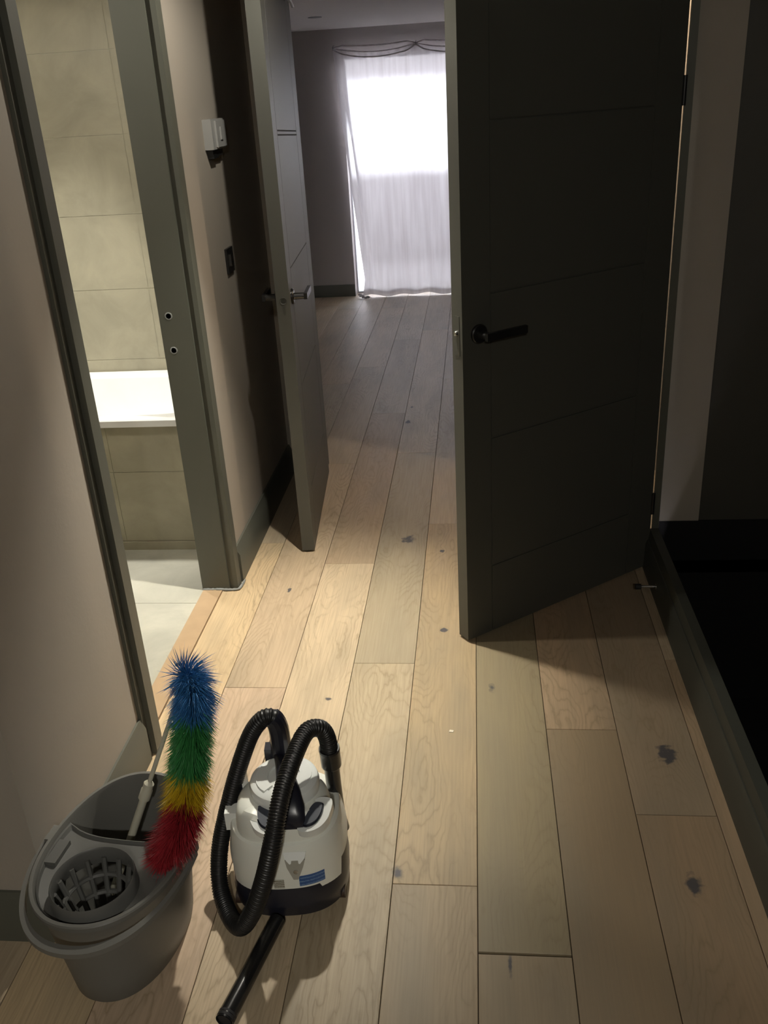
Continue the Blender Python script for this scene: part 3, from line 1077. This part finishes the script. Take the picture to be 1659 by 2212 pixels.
# rolled folds in the sagging top edge
for (dz, ry, dy) in ((0.004, 0.010, -0.006), (-0.022, 0.008, -0.014), (0.030, 0.007, 0.0)):
    bm = bmesh.new()
    path = []
    for i in range(121):
        x = -1.085 + 2.14 * i / 120
        k = 1.25 if dz < 0 else (0.55 if dz > 0.01 else 1.0)
        path.append(Vector((x, 7.880 + dy, 1.938 - sag(x) * k + dz * min(1, sag(x) * 60 + 0.1))))
    add_tube(bm, path, 0.0040, 8, ell=(1.0, 1.2))
    obj('top_fold', bm, M['curtain'], cu)
for hx in hooks[:-1]:
    bm = bmesh.new()
    add_tube(bm, [Vector((hx, 7.95, 1.962)), Vector((hx, 7.90, 1.960)), Vector((hx, 7.868, 1.948)), Vector((hx, 7.866, 1.928))], 0.0035, 8)
    obj('pin', bm, M['chrome'], cu)
# crumpled strip of cloth on the floor at the curtain's left foot
bm = bmesh.new()
pp, _ = catmull([Vector((-1.0, 7.86, 0.030)), Vector((-0.975, 7.82, 0.018)), Vector((-0.935, 7.80, 0.012)), Vector((-0.92, 7.83, 0.014))], 24)
add_tube(bm, pp, [0.010 + 0.004 * math.sin(i * 1.3) for i in range(24)], 8, ell=(1.5, 0.8))
obj('trailing_corner', bm, M['curtain'], cu)

# ------------------------------------------------------------------ mop bucket
BC = Vector((-0.740, 1.312, 0))
BA = R(-6.0)


def bl(lx, ly, z):
    """bucket local (x across, y along) to world"""
    c, s = math.cos(BA), math.sin(BA)
    return Vector((BC.x + lx * c - ly * s, BC.y + lx * s + ly * c, z))


NB = 96
TH = [2 * math.pi * k / NB for k in range(NB)]


def rimz(t):
    s = math.sin(t)
    return 0.250 + 0.022 * max(0.0, s) ** 2


def brg(rx, ry, zf, dy=0.0, e=2.15):
    return [bl(sell(rx, ry, t, e)[0], sell(rx, ry, t, e)[1] + dy, zf(t) if callable(zf) else zf) for t in TH]


bk = empty('mop_bucket', (BC.x, BC.y, 0), 'dark grey oval plastic mop bucket with wringer standing against the left wall', 'bucket')
bm = bmesh.new()


def lerp(a, b_, t):
    return a + (b_ - a) * t


RY = 0.199
prof = []
for zf, t in ((0.0, 0), (0.006, 0.03), (0.06, 0.25), (0.12, 0.5), (0.18, 0.74), (0.225, 0.93)):
    prof.append(brg(lerp(0.107, 0.140, t) - (0.004 if zf == 0 else 0), lerp(0.166, RY - .011, t) - (0.004 if zf == 0 else 0), zf, dy=lerp(0.002, 0.0, t)))
prof.append(brg(0.1415, RY - .009, lambda t: rimz(t) - 0.014))
prof.append(brg(0.149, RY - .001, lambda t: rimz(t) - 0.013))
prof.append(brg(0.150, RY, lambda t: rimz(t) - 0.002))
prof.append(brg(0.148, RY - .002, lambda t: rimz(t) + 0.001))
prof.append(brg(0.1415, RY - .009, lambda t: rimz(t) + 0.001))
prof.append(brg(0.1385, RY - .012, lambda t: rimz(t) - 0.006))
for zf, t in ((0.18, 0.72), (0.12, 0.48), (0.06, 0.23), (0.012, 0.03), (0.005, 0.0)):
    prof.append(brg(lerp(0.104, 0.137, t), lerp(0.163, RY - .014, t), zf, dy=lerp(0.002, 0.0, t)))
add_rings(bm, prof)
obj('bucket_body', bm, M['bucket'], bk)
# handle lugs
for sx in (-1, 1):
    bm = bmesh.new()
    mm = Matrix.Translation(bl(sx * 0.152, 0.022, 0.236)) @ Matrix.Rotation(BA, 4, 'Z')
    add_box(bm, -0.009, 0.009, -0.020, 0.020, -0.010, 0.010, mat=mm)
    bevel(bm, 0.004, 2)
    obj('handle_lug', bm, M['bucket'], bk)
# hoop handle folded down round the near end
bm = bmesh.new()
hp = []
for i in range(61):
    t = math.pi + math.pi * i / 60
    x, y = sell(0.163 + 0.006 * math.sin(-t), 0.243, t, 2.15)
    hp.append(bl(x, y + 0.022, 0.234 - 0.020 * math.sin(-t)))
rows = []
for i, p in enumerate(hp):
    a = hp[max(0, i - 1)]
    b_ = hp[min(60, i + 1)]
    tg = (b_ - a).normalized()
    nrm = Vector((tg.y, -tg.x, 0))
    wd = 0.0035 + 0.0055 * math.exp(-((i - 30) / 16) ** 2)
    hh = 0.0075
    rows.append([p + nrm * (-wd) + Vector((0, 0, -hh)), p + nrm * wd + Vector((0, 0, -hh * .7)), p + nrm * wd + Vector((0, 0, hh * .8)), p + nrm * (-wd) + Vector((0, 0, hh))])
vr = [[bm.verts.new(q) for q in r] for r in rows]
for i in range(60):
    for k in range(4):
        bm.faces.new((vr[i][k], vr[i][(k + 1) % 4], vr[i + 1][(k + 1) % 4], vr[i + 1][k]))
bm.faces.new(vr[0][::-1])
bm.faces.new(vr[-1])
bevel(bm, 0.0015, 2, 50)
obj('carry_handle', bm, M['bucket'], bk)

# wringer insert in the near half
HC = (0.004, -0.098)     # centre of the basket
HR = 0.080
PZ = 0.243
bm = bmesh.new()
NW = 96
inner, outer = [], []


def outline(ang):
    dx, dy = math.cos(ang), math.sin(ang)
    lo_, hi_ = 0.02, 0.5
    for _ in range(40):
        md = (lo_ + hi_) / 2
        x, y = HC[0] + dx * md, HC[1] + dy * md
        back = 0.026 + 0.030 * (abs(x) / 0.13) ** 3
        inside = (abs(x / 0.1365) ** 2.15 + abs(y / 0.186) ** 2.15) < 1 and y < back
        if inside:
            lo_ = md
        else:
            hi_ = md
    return lo_


for k in range(NW):
    a = 2 * math.pi * k / NW
    r = outline(a)
    inner.append((HC[0] + math.cos(a) * HR, HC[1] + math.sin(a) * HR))
    outer.append((HC[0] + math.cos(a) * max(r, HR + .002), HC[1] + math.sin(a) * max(r, HR + .002)))
rgs = []
rgs.append([bl(x, y, PZ - 0.004) for x, y in outer])
rgs.append([bl(x, y, PZ) for x, y in outer])
rgs.append([bl(lerp(x, i_[0], .08), lerp(y, i_[1], .08), PZ + 0.002) for (x, y), i_ in zip(outer, inner)])
rgs.append([bl(lerp(x, i_[0], .24), lerp(y, i_[1], .24), PZ - 0.020) for (x, y), i_ in zip(outer, inner)])
rgs.append([bl(HC[0] + (x - HC[0]) * 1.05, HC[1] + (y - HC[1]) * 1.05, PZ - 0.021) for x, y in inner])
rgs.append([bl(HC[0] + (x - HC[0]) * 1.015, HC[1] + (y - HC[1]) * 1.015, PZ + 0.020) for x, y in inner])
rgs.append([bl(HC[0] + (x - HC[0]) * 0.985, HC[1] + (y - HC[1]) * 0.985, PZ + 0.025) for x, y in inner])
rgs.append([bl(HC[0] + (x - HC[0]) * 0.95, HC[1] + (y - HC[1]) * 0.95, PZ + 0.021) for x, y in inner])
rgs.append([bl(HC[0] + (x - HC[0]) * 0.925, HC[1] + (y - HC[1]) * 0.925, PZ + 0.0) for x, y in inner])
rgs.append([bl(HC[0] + (x - HC[0]) * 0.96, HC[1] + (y - HC[1]) * 0.96, PZ - 0.012) for x, y in inner])
vv = [[bm.verts.new(p) for p in r] for r in rgs]
for i in range(len(vv)):
    j = (i + 1) % len(vv)
    for k in range(NW):
        bm.faces.new((vv[i][k], vv[i][(k + 1) % NW], vv[j][(k + 1) % NW], vv[j][k]))
wr = obj('wringer', bm, M['wringer'], bk)
# raised pads, clip recesses and small holes
for (x0, x1, y0, y1) in ((-0.128, -0.104, -0.055, 0.006), (0.104, 0.128, -0.055, 0.006)):
    bm = bmesh.new()
    add_box(bm, x0, x1, y0, y1, -0.026, 0.002, mat=Matrix.Translation((BC.x, BC.y, PZ + 0.001)) @ Matrix.Rotation(BA, 4, 'Z'))
    bevel(bm, 0.002, 2)
    o = obj('clip_pad', bm, M['wringer'], None)
    o.parent = wr
for (x, y) in ((-0.108, -0.085), (-0.094, -0.122)):
    bm = bmesh.new()
    add_box(bm, -0.009, 0.009, -0.006, 0.006, -0.002, 0.0012, mat=Matrix.Translation(bl(x, y, PZ - 0.0195)) @ Matrix.Rotation(BA + math.atan2(y, x) + 1.57, 4, 'Z'))
    o = obj('drain_slot', bm, M['void'], None)
    o.parent = wr
bm = bmesh.new()
# basket: cone of bars and hoops


def cone_pt(a, t):
    r = lerp(0.0740, 0.046, t)
    return bl(HC[0] + math.cos(a) * r, HC[1] + math.sin(a) * r, lerp(PZ + 0.004, 0.135, t))


for k in range(14):
    a = 2 * math.pi * k / 14
    add_tube(bm, [cone_pt(a, t / 8) for t in range(9)], 0.0055, 6)
for t in (0.33, 0.66, 0.97):
    ring = [cone_pt(2 * math.pi * k / 48, t) for k in range(49)]
    add_tube(bm, ring, 0.0052, 6, caps=False)
for ang in (0, math.pi / 3, 2 * math.pi / 3):
    add_tube(bm, [cone_pt(ang, 0.97), cone_pt(ang + math.pi, 0.97)], 0.004, 6)
ctr = bl(HC[0], HC[1], 0.139)
add_lathe(bm, [(0, -0.004), (0.018, -0.004), (0.018, 0.003), (0, 0.003)], 20, Matrix.Translation(ctr))
o = obj('basket', bm, M['wringer'], None)
o.parent = wr

# ------------------------------------------------------------------ feather duster on a telescopic pole
dr = empty('feather_duster', (-0.80, 1.37, 0.05), 'rainbow bristle duster on a cream telescopic pole standing in the bucket', 'duster')
A = Vector((-0.806, 1.372, 0.050))
B = Vector((-0.600, 1.480, 0.545))
dirp = (B - A).normalized()
Lp = (B - A).length
cpos = A + dirp * (Lp * 0.475)
bm = bmesh.new()
add_tube(bm, [A, A + dirp * 0.004, cpos], [0.006, 0.0085, 0.0085], 18)
obj('lower_pole', bm, M['pole'], dr)
bm = bmesh.new()
add_tube(bm, [cpos - dirp * 0.012, cpos - dirp * 0.010, cpos + dirp * 0.012, cpos + dirp * 0.016, cpos + dirp * 0.028, cpos + dirp * 0.034], [0.0095, 0.0125, 0.0125, 0.0105, 0.0112, 0.006], 20)
obj('collar', bm, M['pole'], dr)
bm = bmesh.new()
add_tube(bm, [cpos + dirp * 0.02, B], 0.0048, 14)
obj('upper_pole', bm, M['pole'], dr)
spine_pts = [B, Vector((-0.588, 1.474, 0.552)), Vector((-0.574, 1.448, 0.53)), Vector((-0.573, 1.408, 0.48)), Vector((-0.582, 1.392, 0.42)),
             Vector((-0.590, 1.366, 0.36)), Vector((-0.596, 1.320, 0.310)), Vector((-0.630, 1.280, 0.250))]
spine, sl = catmull(spine_pts, 200)
bm = bmesh.new()
add_tube(bm, spine, 0.004, 8)
obj('core_wire', bm, M['pole'], dr)
random.seed(11)
bms = {k: bmesh.new() for k, _ in BR}


def zone(t):
    """which colour at fraction t along the head (0 = top)"""
    t += random.gauss(0, 0.012)
    return 'blue' if t < 0.245 else 'green' if t < 0.535 else 'yellow' if t < 0.69 else 'red'


NF = 11000
for f_ in range(NF):
    t = random.random() ** 0.95
    i = min(198, int(t * 199))
    p = spine[i]
    ax = (spine[min(199, i + 3)] - spine[max(0, i - 3)]).normalized()
    ref = Vector((0.3, 0.9, 0.2)).normalized()
    u = ax.cross(ref).normalized()
    w_ = ax.cross(u)
    a = random.uniform(0, 2 * math.pi)
    rad = u * math.cos(a) + w_ * math.sin(a)
    k = zone(t)
    ln = random.uniform(0.048, 0.066) * (1.12 if k == 'blue' and t < 0.16 else 1.0) * (0.82 if t > 0.9 else 1.0)
    if k == 'blue' and t < 0.12:
        lean = random.uniform(-0.45, 0.9)
        ln *= random.uniform(0.7, 1.1)
    else:
        lean = random.uniform(0.15, 0.75)
    d_ = (rad + ax * lean).normalized()
    droop = Vector((0, 0, -1)) * random.uniform(0.05, 0.25)
    d2_ = (d_ + ax * 0.35 + droop).normalized()
    sidev = d_.cross(Vector((random.uniform(-1, 1), random.uniform(-1, 1), random.uniform(-1, 1)))).normalized()
    wd = random.uniform(0.0005, 0.0010)
    p0 = p
    p1 = p + d_ * ln * 0.55
    p2 = p1 + d2_ * ln * 0.45
    b_ = bms[k]
    v0 = b_.verts.new(p0 - sidev * wd)
    v1 = b_.verts.new(p0 + sidev * wd)
    v2 = b_.verts.new(p1 + sidev * wd)
    v3 = b_.verts.new(p1 - sidev * wd)
    v4 = b_.verts.new(p2)
    b_.faces.new((v0, v1, v2, v3))
    b_.faces.new((v3, v2, v4))
for k, _ in BR:
    me_bm = bms[k]
    me = bpy.data.meshes.new('bristles')
    me_bm.to_mesh(me)
    me_bm.free()
    me.materials.append(M['br_' + k])
    o = bpy.data.objects.new('bristles', me)
    COL.objects.link(o)
    o.parent = dr
    o.matrix_parent_inverse = dr.matrix_world.inverted()
    o['kind'] = 'stuff'
    o['label'] = k + ' bristle section'

# ------------------------------------------------------------------ vacuum cleaner
VC = Vector((-0.428, 1.492, 0))
VA = R(6)


def vl(x, y, z):
    c, s = math.cos(VA), math.sin(VA)
    return Vector((VC.x + x * c - y * s, VC.y + x * s + y * c, z))


def vring(rx, ry, z, dx=0, dy=0, e=2.6, n=72, zf=None):
    out = []
    for k in range(n):
        t = 2 * math.pi * k / n
        x, y = sell(rx, ry, t, e)
        zz = z + (zf(t) if zf else 0)
        out.append(vl(x + dx, y + dy, zz))
    return out


va = empty('vacuum_cleaner', (VC.x, VC.y, 0), 'small white and black canister vacuum cleaner with coiled black hose', 'vacuum cleaner')
bm = bmesh.new()
add_rings(bm, [vring(.118, .112, .010, dy=-.010), vring(.127, .124, .016, dy=-.010), vring(.128, .128, .040, dy=-.010), vring(.129, .133, .052, dy=-.006), vring(.126, .126, .085), vring(.120, .120, .10)])
obj('base', bm, M['navy'], va)
# white body: hangs lower at the two front corners


def lowcut(t):
    # angle t: front centre is -pi/2
    a = (t + math.pi / 2 + math.pi) % (2 * math.pi) - math.pi
    a = abs(a)
    if a < 0.50:
        return 0.0
    if a < 0.56:
        return -0.030 * (a - 0.50) / 0.06
    if a < 1.02:
        return -0.030
    if a < 1.08:
        return -0.030 + 0.055 * (a - 1.02) / 0.06
    return 0.025


bm = bmesh.new()
add_rings(bm, [vring(.1265, .1265, .088, zf=lowcut, n=144), vring(.1290, .1285, .088, zf=lowcut, n=144), vring(.1285, .128, .130, n=144, zf=lambda t: 0),
               vring(.1255, .1255, .150, n=144), vring(.1225, .1225, .172, n=144), vring(.1200, .1200, .186, n=144), vring(.1165, .1165, .195, n=144),
               vring(.110, .110, .199, n=144), vring(.080, .080, .200, n=144)])
obj('body_shell', bm, M['vac_white'], va)


def lobe(t):
    # collar dips at front centre
    a = (t + math.pi / 2 + math.pi) % (2 * math.pi) - math.pi
    return -0.014 * math.exp(-(a / 0.30) ** 2)


def lobe_r(rx, ry, z, dy=0.0, n=96):
    out = []
    for k in range(n):
        t = 2 * math.pi * k / n
        a = (t + math.pi / 2 + math.pi) % (2 * math.pi) - math.pi
        bulge = 1.0 + 0.035 * math.exp(-((abs(a) - 0.85) / 0.35) ** 2) - 0.02 * math.exp(-(a / 0.35) ** 2)
        x, y = sell(rx * bulge, ry * bulge, t, 2.5)
        out.append(vl(x, y + dy, z + (lobe(t) if z > 0.235 else 0)))
    return out


bm = bmesh.new()
def sh(rx, ry, z, dy, n=96):
    """shoulder outline: two lobes in front, straight across the back where the lid stands"""
    out = []
    for k in range(n):
        t = 2 * math.pi * k / n
        x, y = sell(rx, ry, t, 2.6)
        hump = math.exp(-((abs(x) - 0.058) / 0.030) ** 2)
        dip = math.exp(-(x / 0.030) ** 2)
        zz = z
        if z > 0.228:
            zz += 0.010 * hump - 0.010 * dip
        out.append(vl(x, y + dy, zz))
    return out


add_rings(bm, [sh(.103, .080, .190, -.030), sh(.102, .079, .214, -.030), sh(.101, .078, .2275, -.030), sh(.097, .074, .2425, -.030), sh(.089, .066, .2510, -.030),
               sh(.070, .048, .2535, -.032), sh(.045, .030, .2535, -.032)])
obj('shoulder_shell', bm, M['vac_white'], va)
# round lid
bm = bmesh.new()
lc = vl(0.006, -0.012, 0)
prof = [(0.060, 0.20), (0.070, 0.21), (0.0745, 0.268), (0.0750, 0.277), (0.0720, 0.286), (0.0655, 0.2905), (0.052, 0.292), (0.049, 0.2895), (0.020, 0.290), (0.0, 0.290)]
add_lathe(bm, prof, 56, Matrix.Translation(lc))
obj('lid', bm, M['vac_lid'], va)
for sx in (-1, 1):      # raised facets on the lid
    bm = bmesh.new()
    poly = []
    for k in range(13):
        a = R(90) - sx * R(28 + k * 10)
        poly.append((0.060 * math.cos(a), 0.060 * math.sin(a)))
    for k in range(12, -1, -1):
        a = R(90) - sx * R(28 + k * 10)
        poly.append((0.034 * math.cos(a), 0.038 * math.sin(a)))
    add_prism(bm, poly, Matrix.Translation(lc + Vector((0, 0, 0.288))), 0.0065)
    bevel(bm, 0.0016, 2, 40)
    obj('lid_facet', bm, M['vac_lid'], va)
# navy spine running from the inlet over the lid down to the front
bm = bmesh.new()
pts = [(-0.014, 0.072, 0.288, 0.011, 0.012), (-0.008, 0.045, 0.301, 0.012, 0.012), (0.002, 0.010, 0.303, 0.015, 0.014), (0.012, -0.025, 0.303, 0.020, 0.016), (0.020, -0.062, 0.295, 0.025, 0.018),
       (0.026, -0.090, 0.278, 0.0275, 0.018), (0.028, -0.108, 0.262, 0.0265, 0.016), (0.028, -0.116, 0.250, 0.022, 0.010)]
rg = []
for (x, y, z, w_, h_) in pts:
    rg.append([vl(x + dx * w_, y + dyy, z + dz * h_) for dx, dz, dyy in
               ((-1, -1, 0), (1, -1, 0), (1, 0.1, 0), (0.72, 0.55, 0), (0.3, 0.72, 0), (-0.3, 0.72, 0), (-0.72, 0.55, 0), (-1, 0.1, 0))])
add_rings(bm, rg)
obj('handle_spine', bm, M['navy'], va, angle=60)
# clip at the back of the lid and hose inlet
bm = bmesh.new()
mm = Matrix.Translation(vl(-0.018, 0.070, 0.288)) @ Matrix.Rotation(VA, 4, 'Z')
add_box(bm, -0.024, 0.030, -0.013, 0.015, -0.02, 0.018, mat=mm)
bevel(bm, 0.004, 2)
obj('inlet_clip', bm, M['navy'], va)
bm = bmesh.new()
mm = Matrix.Translation(vl(0.013, 0.062, 0.306))
add_lathe(bm, [(0, -0.010), (0.012, -0.010), (0.014, 0.0), (0.009, 0.006), (0, 0.007)], 20, mm)
obj('release_button', bm, M['chrome'], va)
# buttons


def smooth_poly(poly, k=4):
    P_ = [Vector((x, y, 0)) for x, y in poly]
    n_ = len(P_)
    out = []
    for i in range(n_):
        a, b, c, d = P_[i - 1], P_[i], P_[(i + 1) % n_], P_[(i + 2) % n_]
        for q in range(k):
            t = q / k
            v = 0.5 * ((2 * b) + (c - a) * t + (2 * a - 5 * b + 4 * c - d) * t * t + (3 * b - a - 3 * c + d) * t ** 3)
            out.append((v.x, v.y))
    return out


def bean(flip):
    pts_ = [(-0.018, -0.030), (-0.006, -0.034), (0.010, -0.022), (0.018, 0.000), (0.018, 0.024), (0.012, 0.032), (-0.002, 0.030), (-0.010, 0.014), (-0.014, -0.008)]
    return smooth_poly([(x * flip * 0.86, y * 0.80) for x, y in (pts_ if flip > 0 else pts_[::-1])])


for sx, c_ in ((1, (-0.349, 1.411, 0.2475)), (-1, (-0.448, 1.400, 0.2475))):
    bm = bmesh.new()
    mm = Matrix.Translation(c_) @ Matrix.Rotation(R(8 * -sx), 4, 'Z') @ Matrix.Rotation(R(14), 4, 'X')
    add_prism(bm, bean(sx), mm, 0.012)
    bevel(bm, 0.003, 3, 60)
    obj('foot_button', bm, M['slate'], va)
    bm = bmesh.new()
    add_prism(bm, [(x * 1.16, y * 1.12) for x, y in bean(sx)], mm, 0.0075)
    bevel(bm, 0.001, 1, 50)
    obj('button_surround', bm, M['navy'], va)
    bm = bmesh.new()
    horn = [(x * 1.85 + sx * 0.004, y * 1.50 + (0.006 if y > 0 else 0.0)) for x, y in bean(sx)]
    add_prism(bm, horn, mm @ Matrix.Translation((0, 0, -0.016)), 0.0205)
    bevel(bm, 0.004, 3, 60)
    obj('shoulder_pad', bm, M['vac_lid'], va)
# front latch: pale hood with a triangular recess below
fy = -0.1265
LX = 0.026
bm = bmesh.new()
mh = frame_mat(vl(LX, -0.119, 0.164), (math.cos(VA), math.sin(VA), 0), (0, 0.75, 1))
poly = [(-0.021, 0.001), (-0.011, -0.010), (-0.008, -0.009), (-0.007, -0.003), (0.007, -0.003), (0.008, -0.009), (0.011, -0.010), (0.021, 0.001), (0.024, 0.014), (-0.024, 0.014)]
add_prism(bm, poly, mh, 0.013)
bevel(bm, 0.0014, 2, 40)
obj('latch_hood', bm, M['vac_lid'], va)
mm = frame_mat(vl(LX, -0.1225, 0.166), (math.cos(VA), math.sin(VA), 0), (0, 0.14, 1))
bm = bmesh.new()
poly = [(-0.021, 0.002), (-0.018, -0.016), (-0.006, -0.046), (0.004, -0.046), (0.016, -0.016), (0.021, 0.002)]
add_prism(bm, poly, mm, 0.0075)
bevel(bm, 0.0015, 2, 40)
obj('latch_plate', bm, M['latch_grey'], va)
bm = bmesh.new()
add_lathe(bm, [(0, 0.006), (0.005, 0.006), (0.005, 0.0085), (0.0035, 0.0088), (0, 0.0088)], 16, mm @ Matrix.Translation((0, -0.027, 0)))
obj('latch_screw', bm, M['chrome'], va)


def curved_label(name, x0, x1, z0, z1, mt, lab, off=0.0012, sl_=0.0):
    """thin sheet following the front of the body"""
    bm = bmesh.new()
    n_ = 12
    a, b2 = [], []
    for i in range(n_ + 1):
        x = lerp(x0, x1, i / n_)
        y = -0.1285 * (1 - (abs(x) / 0.129) ** 2.6) ** (1 / 2.6)
        a.append([bm.verts.new(vl(x, y - off, z0)), bm.verts.new(vl(x, y - off, z1))])
        b2.append([bm.verts.new(vl(x, y + 0.0015, z0)), bm.verts.new(vl(x, y + 0.0015, z1))])
    for i in range(n_):
        bm.faces.new((a[i][0], a[i + 1][0], a[i + 1][1], a[i][1]))
        bm.faces.new((b2[i][0], b2[i][1], b2[i + 1][1], b2[i + 1][0]))
        bm.faces.new((a[i][1], a[i + 1][1], b2[i + 1][1], b2[i][1]))
        bm.faces.new((a[i][0], b2[i][0], b2[i + 1][0], a[i + 1][0]))
    bm.faces.new((a[0][0], a[0][1], b2[0][1], b2[0][0]))
    bm.faces.new((a[-1][0], b2[-1][0], b2[-1][1], a[-1][1]))
    o = obj(name, bm, mt, va)
    o['label'] = lab
    return o


curved_label('blue_sticker', 0.030, 0.083, 0.094, 0.121, M['blue_label'], 'blue printed sticker')
curved_label('text_sticker', -0.024, -0.002, 0.092, 0.116, M['text_label'], 'small block of brown print')
# castors
for (x, y) in ((0.112, -0.072), (-0.112, -0.072), (0.10, 0.085), (-0.10, 0.085)):
    bm = bmesh.new()
    c_ = vl(x, y, 0.016)
    add_tube(bm, [c_ + Vector((-0.008, 0, 0)), c_ + Vector((0.008, 0, 0))], 0.016, 20)
    bevel(bm, 0.003, 2, 50)
    obj('castor', bm, M['castor'], va)
# navy side block and pale lug at the left rear
bm = bmesh.new()
mm = Matrix.Translation(vl(-0.112, 0.035, 0.205)) @ Matrix.Rotation(VA, 4, 'Z')
add_box(bm, -0.014, 0.02, -0.02, 0.045, -0.07, 0.045, mat=mm)
bevel(bm, 0.005, 2)
obj('side_catch', bm, M['navy'], va)
bm = bmesh.new()
mm = Matrix.Translation(vl(-0.118, -0.010, 0.196)) @ Matrix.Rotation(VA, 4, 'Z')
add_box(bm, -0.012, 0.02, -0.02, 0.012, -0.03, 0.016, mat=mm)
bevel(bm, 0.004, 2)
obj('side_lug', bm, M['vac_lid'], va)
# hose
HP = [(-0.322, 1.562, 0.07), (-0.327, 1.556, 0.12), (-0.329, 1.551, 0.20), (-0.328, 1.538, 0.30), (-0.330, 1.529, 0.36), (-0.343, 1.520, 0.388), (-0.366, 1.498, 0.394),
      (-0.384, 1.436, 0.376), (-0.396, 1.369, 0.350), (-0.403, 1.318, 0.315), (-0.414, 1.290, 0.265), (-0.436, 1.284, 0.190), (-0.468, 1.288, 0.105),
      (-0.502, 1.300, 0.048), (-0.540, 1.345, 0.026), (-0.574, 1.405, 0.045), (-0.577, 1.448, 0.110), (-0.558, 1.483, 0.190), (-0.529, 1.514, 0.280),
      (-0.498, 1.534, 0.355), (-0.470, 1.541, 0.392), (-0.448, 1.545, 0.396), (-0.438, 1.546, 0.372), (-0.437, 1.548, 0.330), (-0.440, 1.553, 0.290)]
hpath, hl = catmull(HP, 1500)
i0, i1 = 0, 1499
# find indices of plain ends
bm = bmesh.new()
ci = min(range(1500), key=lambda i: (hpath[i] - Vector((-0.328, 1.538, 0.30))).length)
ce = min(range(1100, 1500), key=lambda i: (hpath[i] - Vector((-0.442, 1.545, 0.388))).length)
seg_path = hpath[ci:ce]
rad = []
pitch = 0.0056
ds_ = hl / 1499
for i in range(len(seg_path)):
    ph = (i * ds_ / pitch) % 1.0
    rad.append(0.0172 + 0.0022 * max(0.0, math.sin(2 * math.pi * ph)) ** 0.6)
add_tube(bm, seg_path, rad, 18)
hs = obj('hose', bm, M['hose'], va, angle=180)
bm = bmesh.new()
add_tube(bm, [hpath[i] for i in range(0, ci + 1, 12)], 0.0170, 22)
obj('outlet_pipe', bm, M['tube'], va)
bm = bmesh.new()
cuff = [hpath[i] for i in range(max(0, ci - 30), ci + 22, 3)]
rr = [0.0225] * len(cuff)
rr[0] = 0.0205
add_tube(bm, cuff, rr, 28, caps=True)
c_end = cuff[-1]
t_end = (cuff[-1] - cuff[-3]).normalized()
add_tube(bm, [c_end - t_end * 0.002, c_end + t_end * 0.003], [0.0235, 0.0225], 28)
obj('hose_cuff', bm, M['tube'], va)
bm = bmesh.new()
cf = [hpath[i] for i in range(ce - 10, 1500, 8)]
rr = [0.0215 + 0.0015 * (i / len(cf)) for i in range(len(cf))]
add_tube(bm, cf, rr, 14)
obj('inlet_connector', bm, M['navy'], va, angle=20)
# rigid tube lying on the floor in front
tp = empty('suction_tube', (-0.46, 1.23, 0.0), 'straight black vacuum tube lying on the floor in front of the vacuum', 'tube')
bm = bmesh.new()
T0, T1 = Vector((-0.436, 1.344, 0.020)), Vector((-0.4935, 1.110, 0.0185))
dt = (T1 - T0).normalized()
pth = [T0, T0 + dt * 0.10, T1 - dt * 0.012, T1 - dt * 0.011, T1]
add_tube(bm, pth, [0.0172, 0.0172, 0.0182, 0.0185, 0.0178], 28, caps=False)
inn_ = add_tube(bm, [T1, T1 - dt * 0.03, T0], [0.0155, 0.0155, 0.0150], 28, caps=False)
obj('tube', bm, M['tube'], tp)
bm = bmesh.new()
add_tube(bm, [T1 - dt * 0.016, T1 - dt * 0.004], [0.0184, 0.0184], 28)
obj('end_collar', bm, M['rubber'], tp)
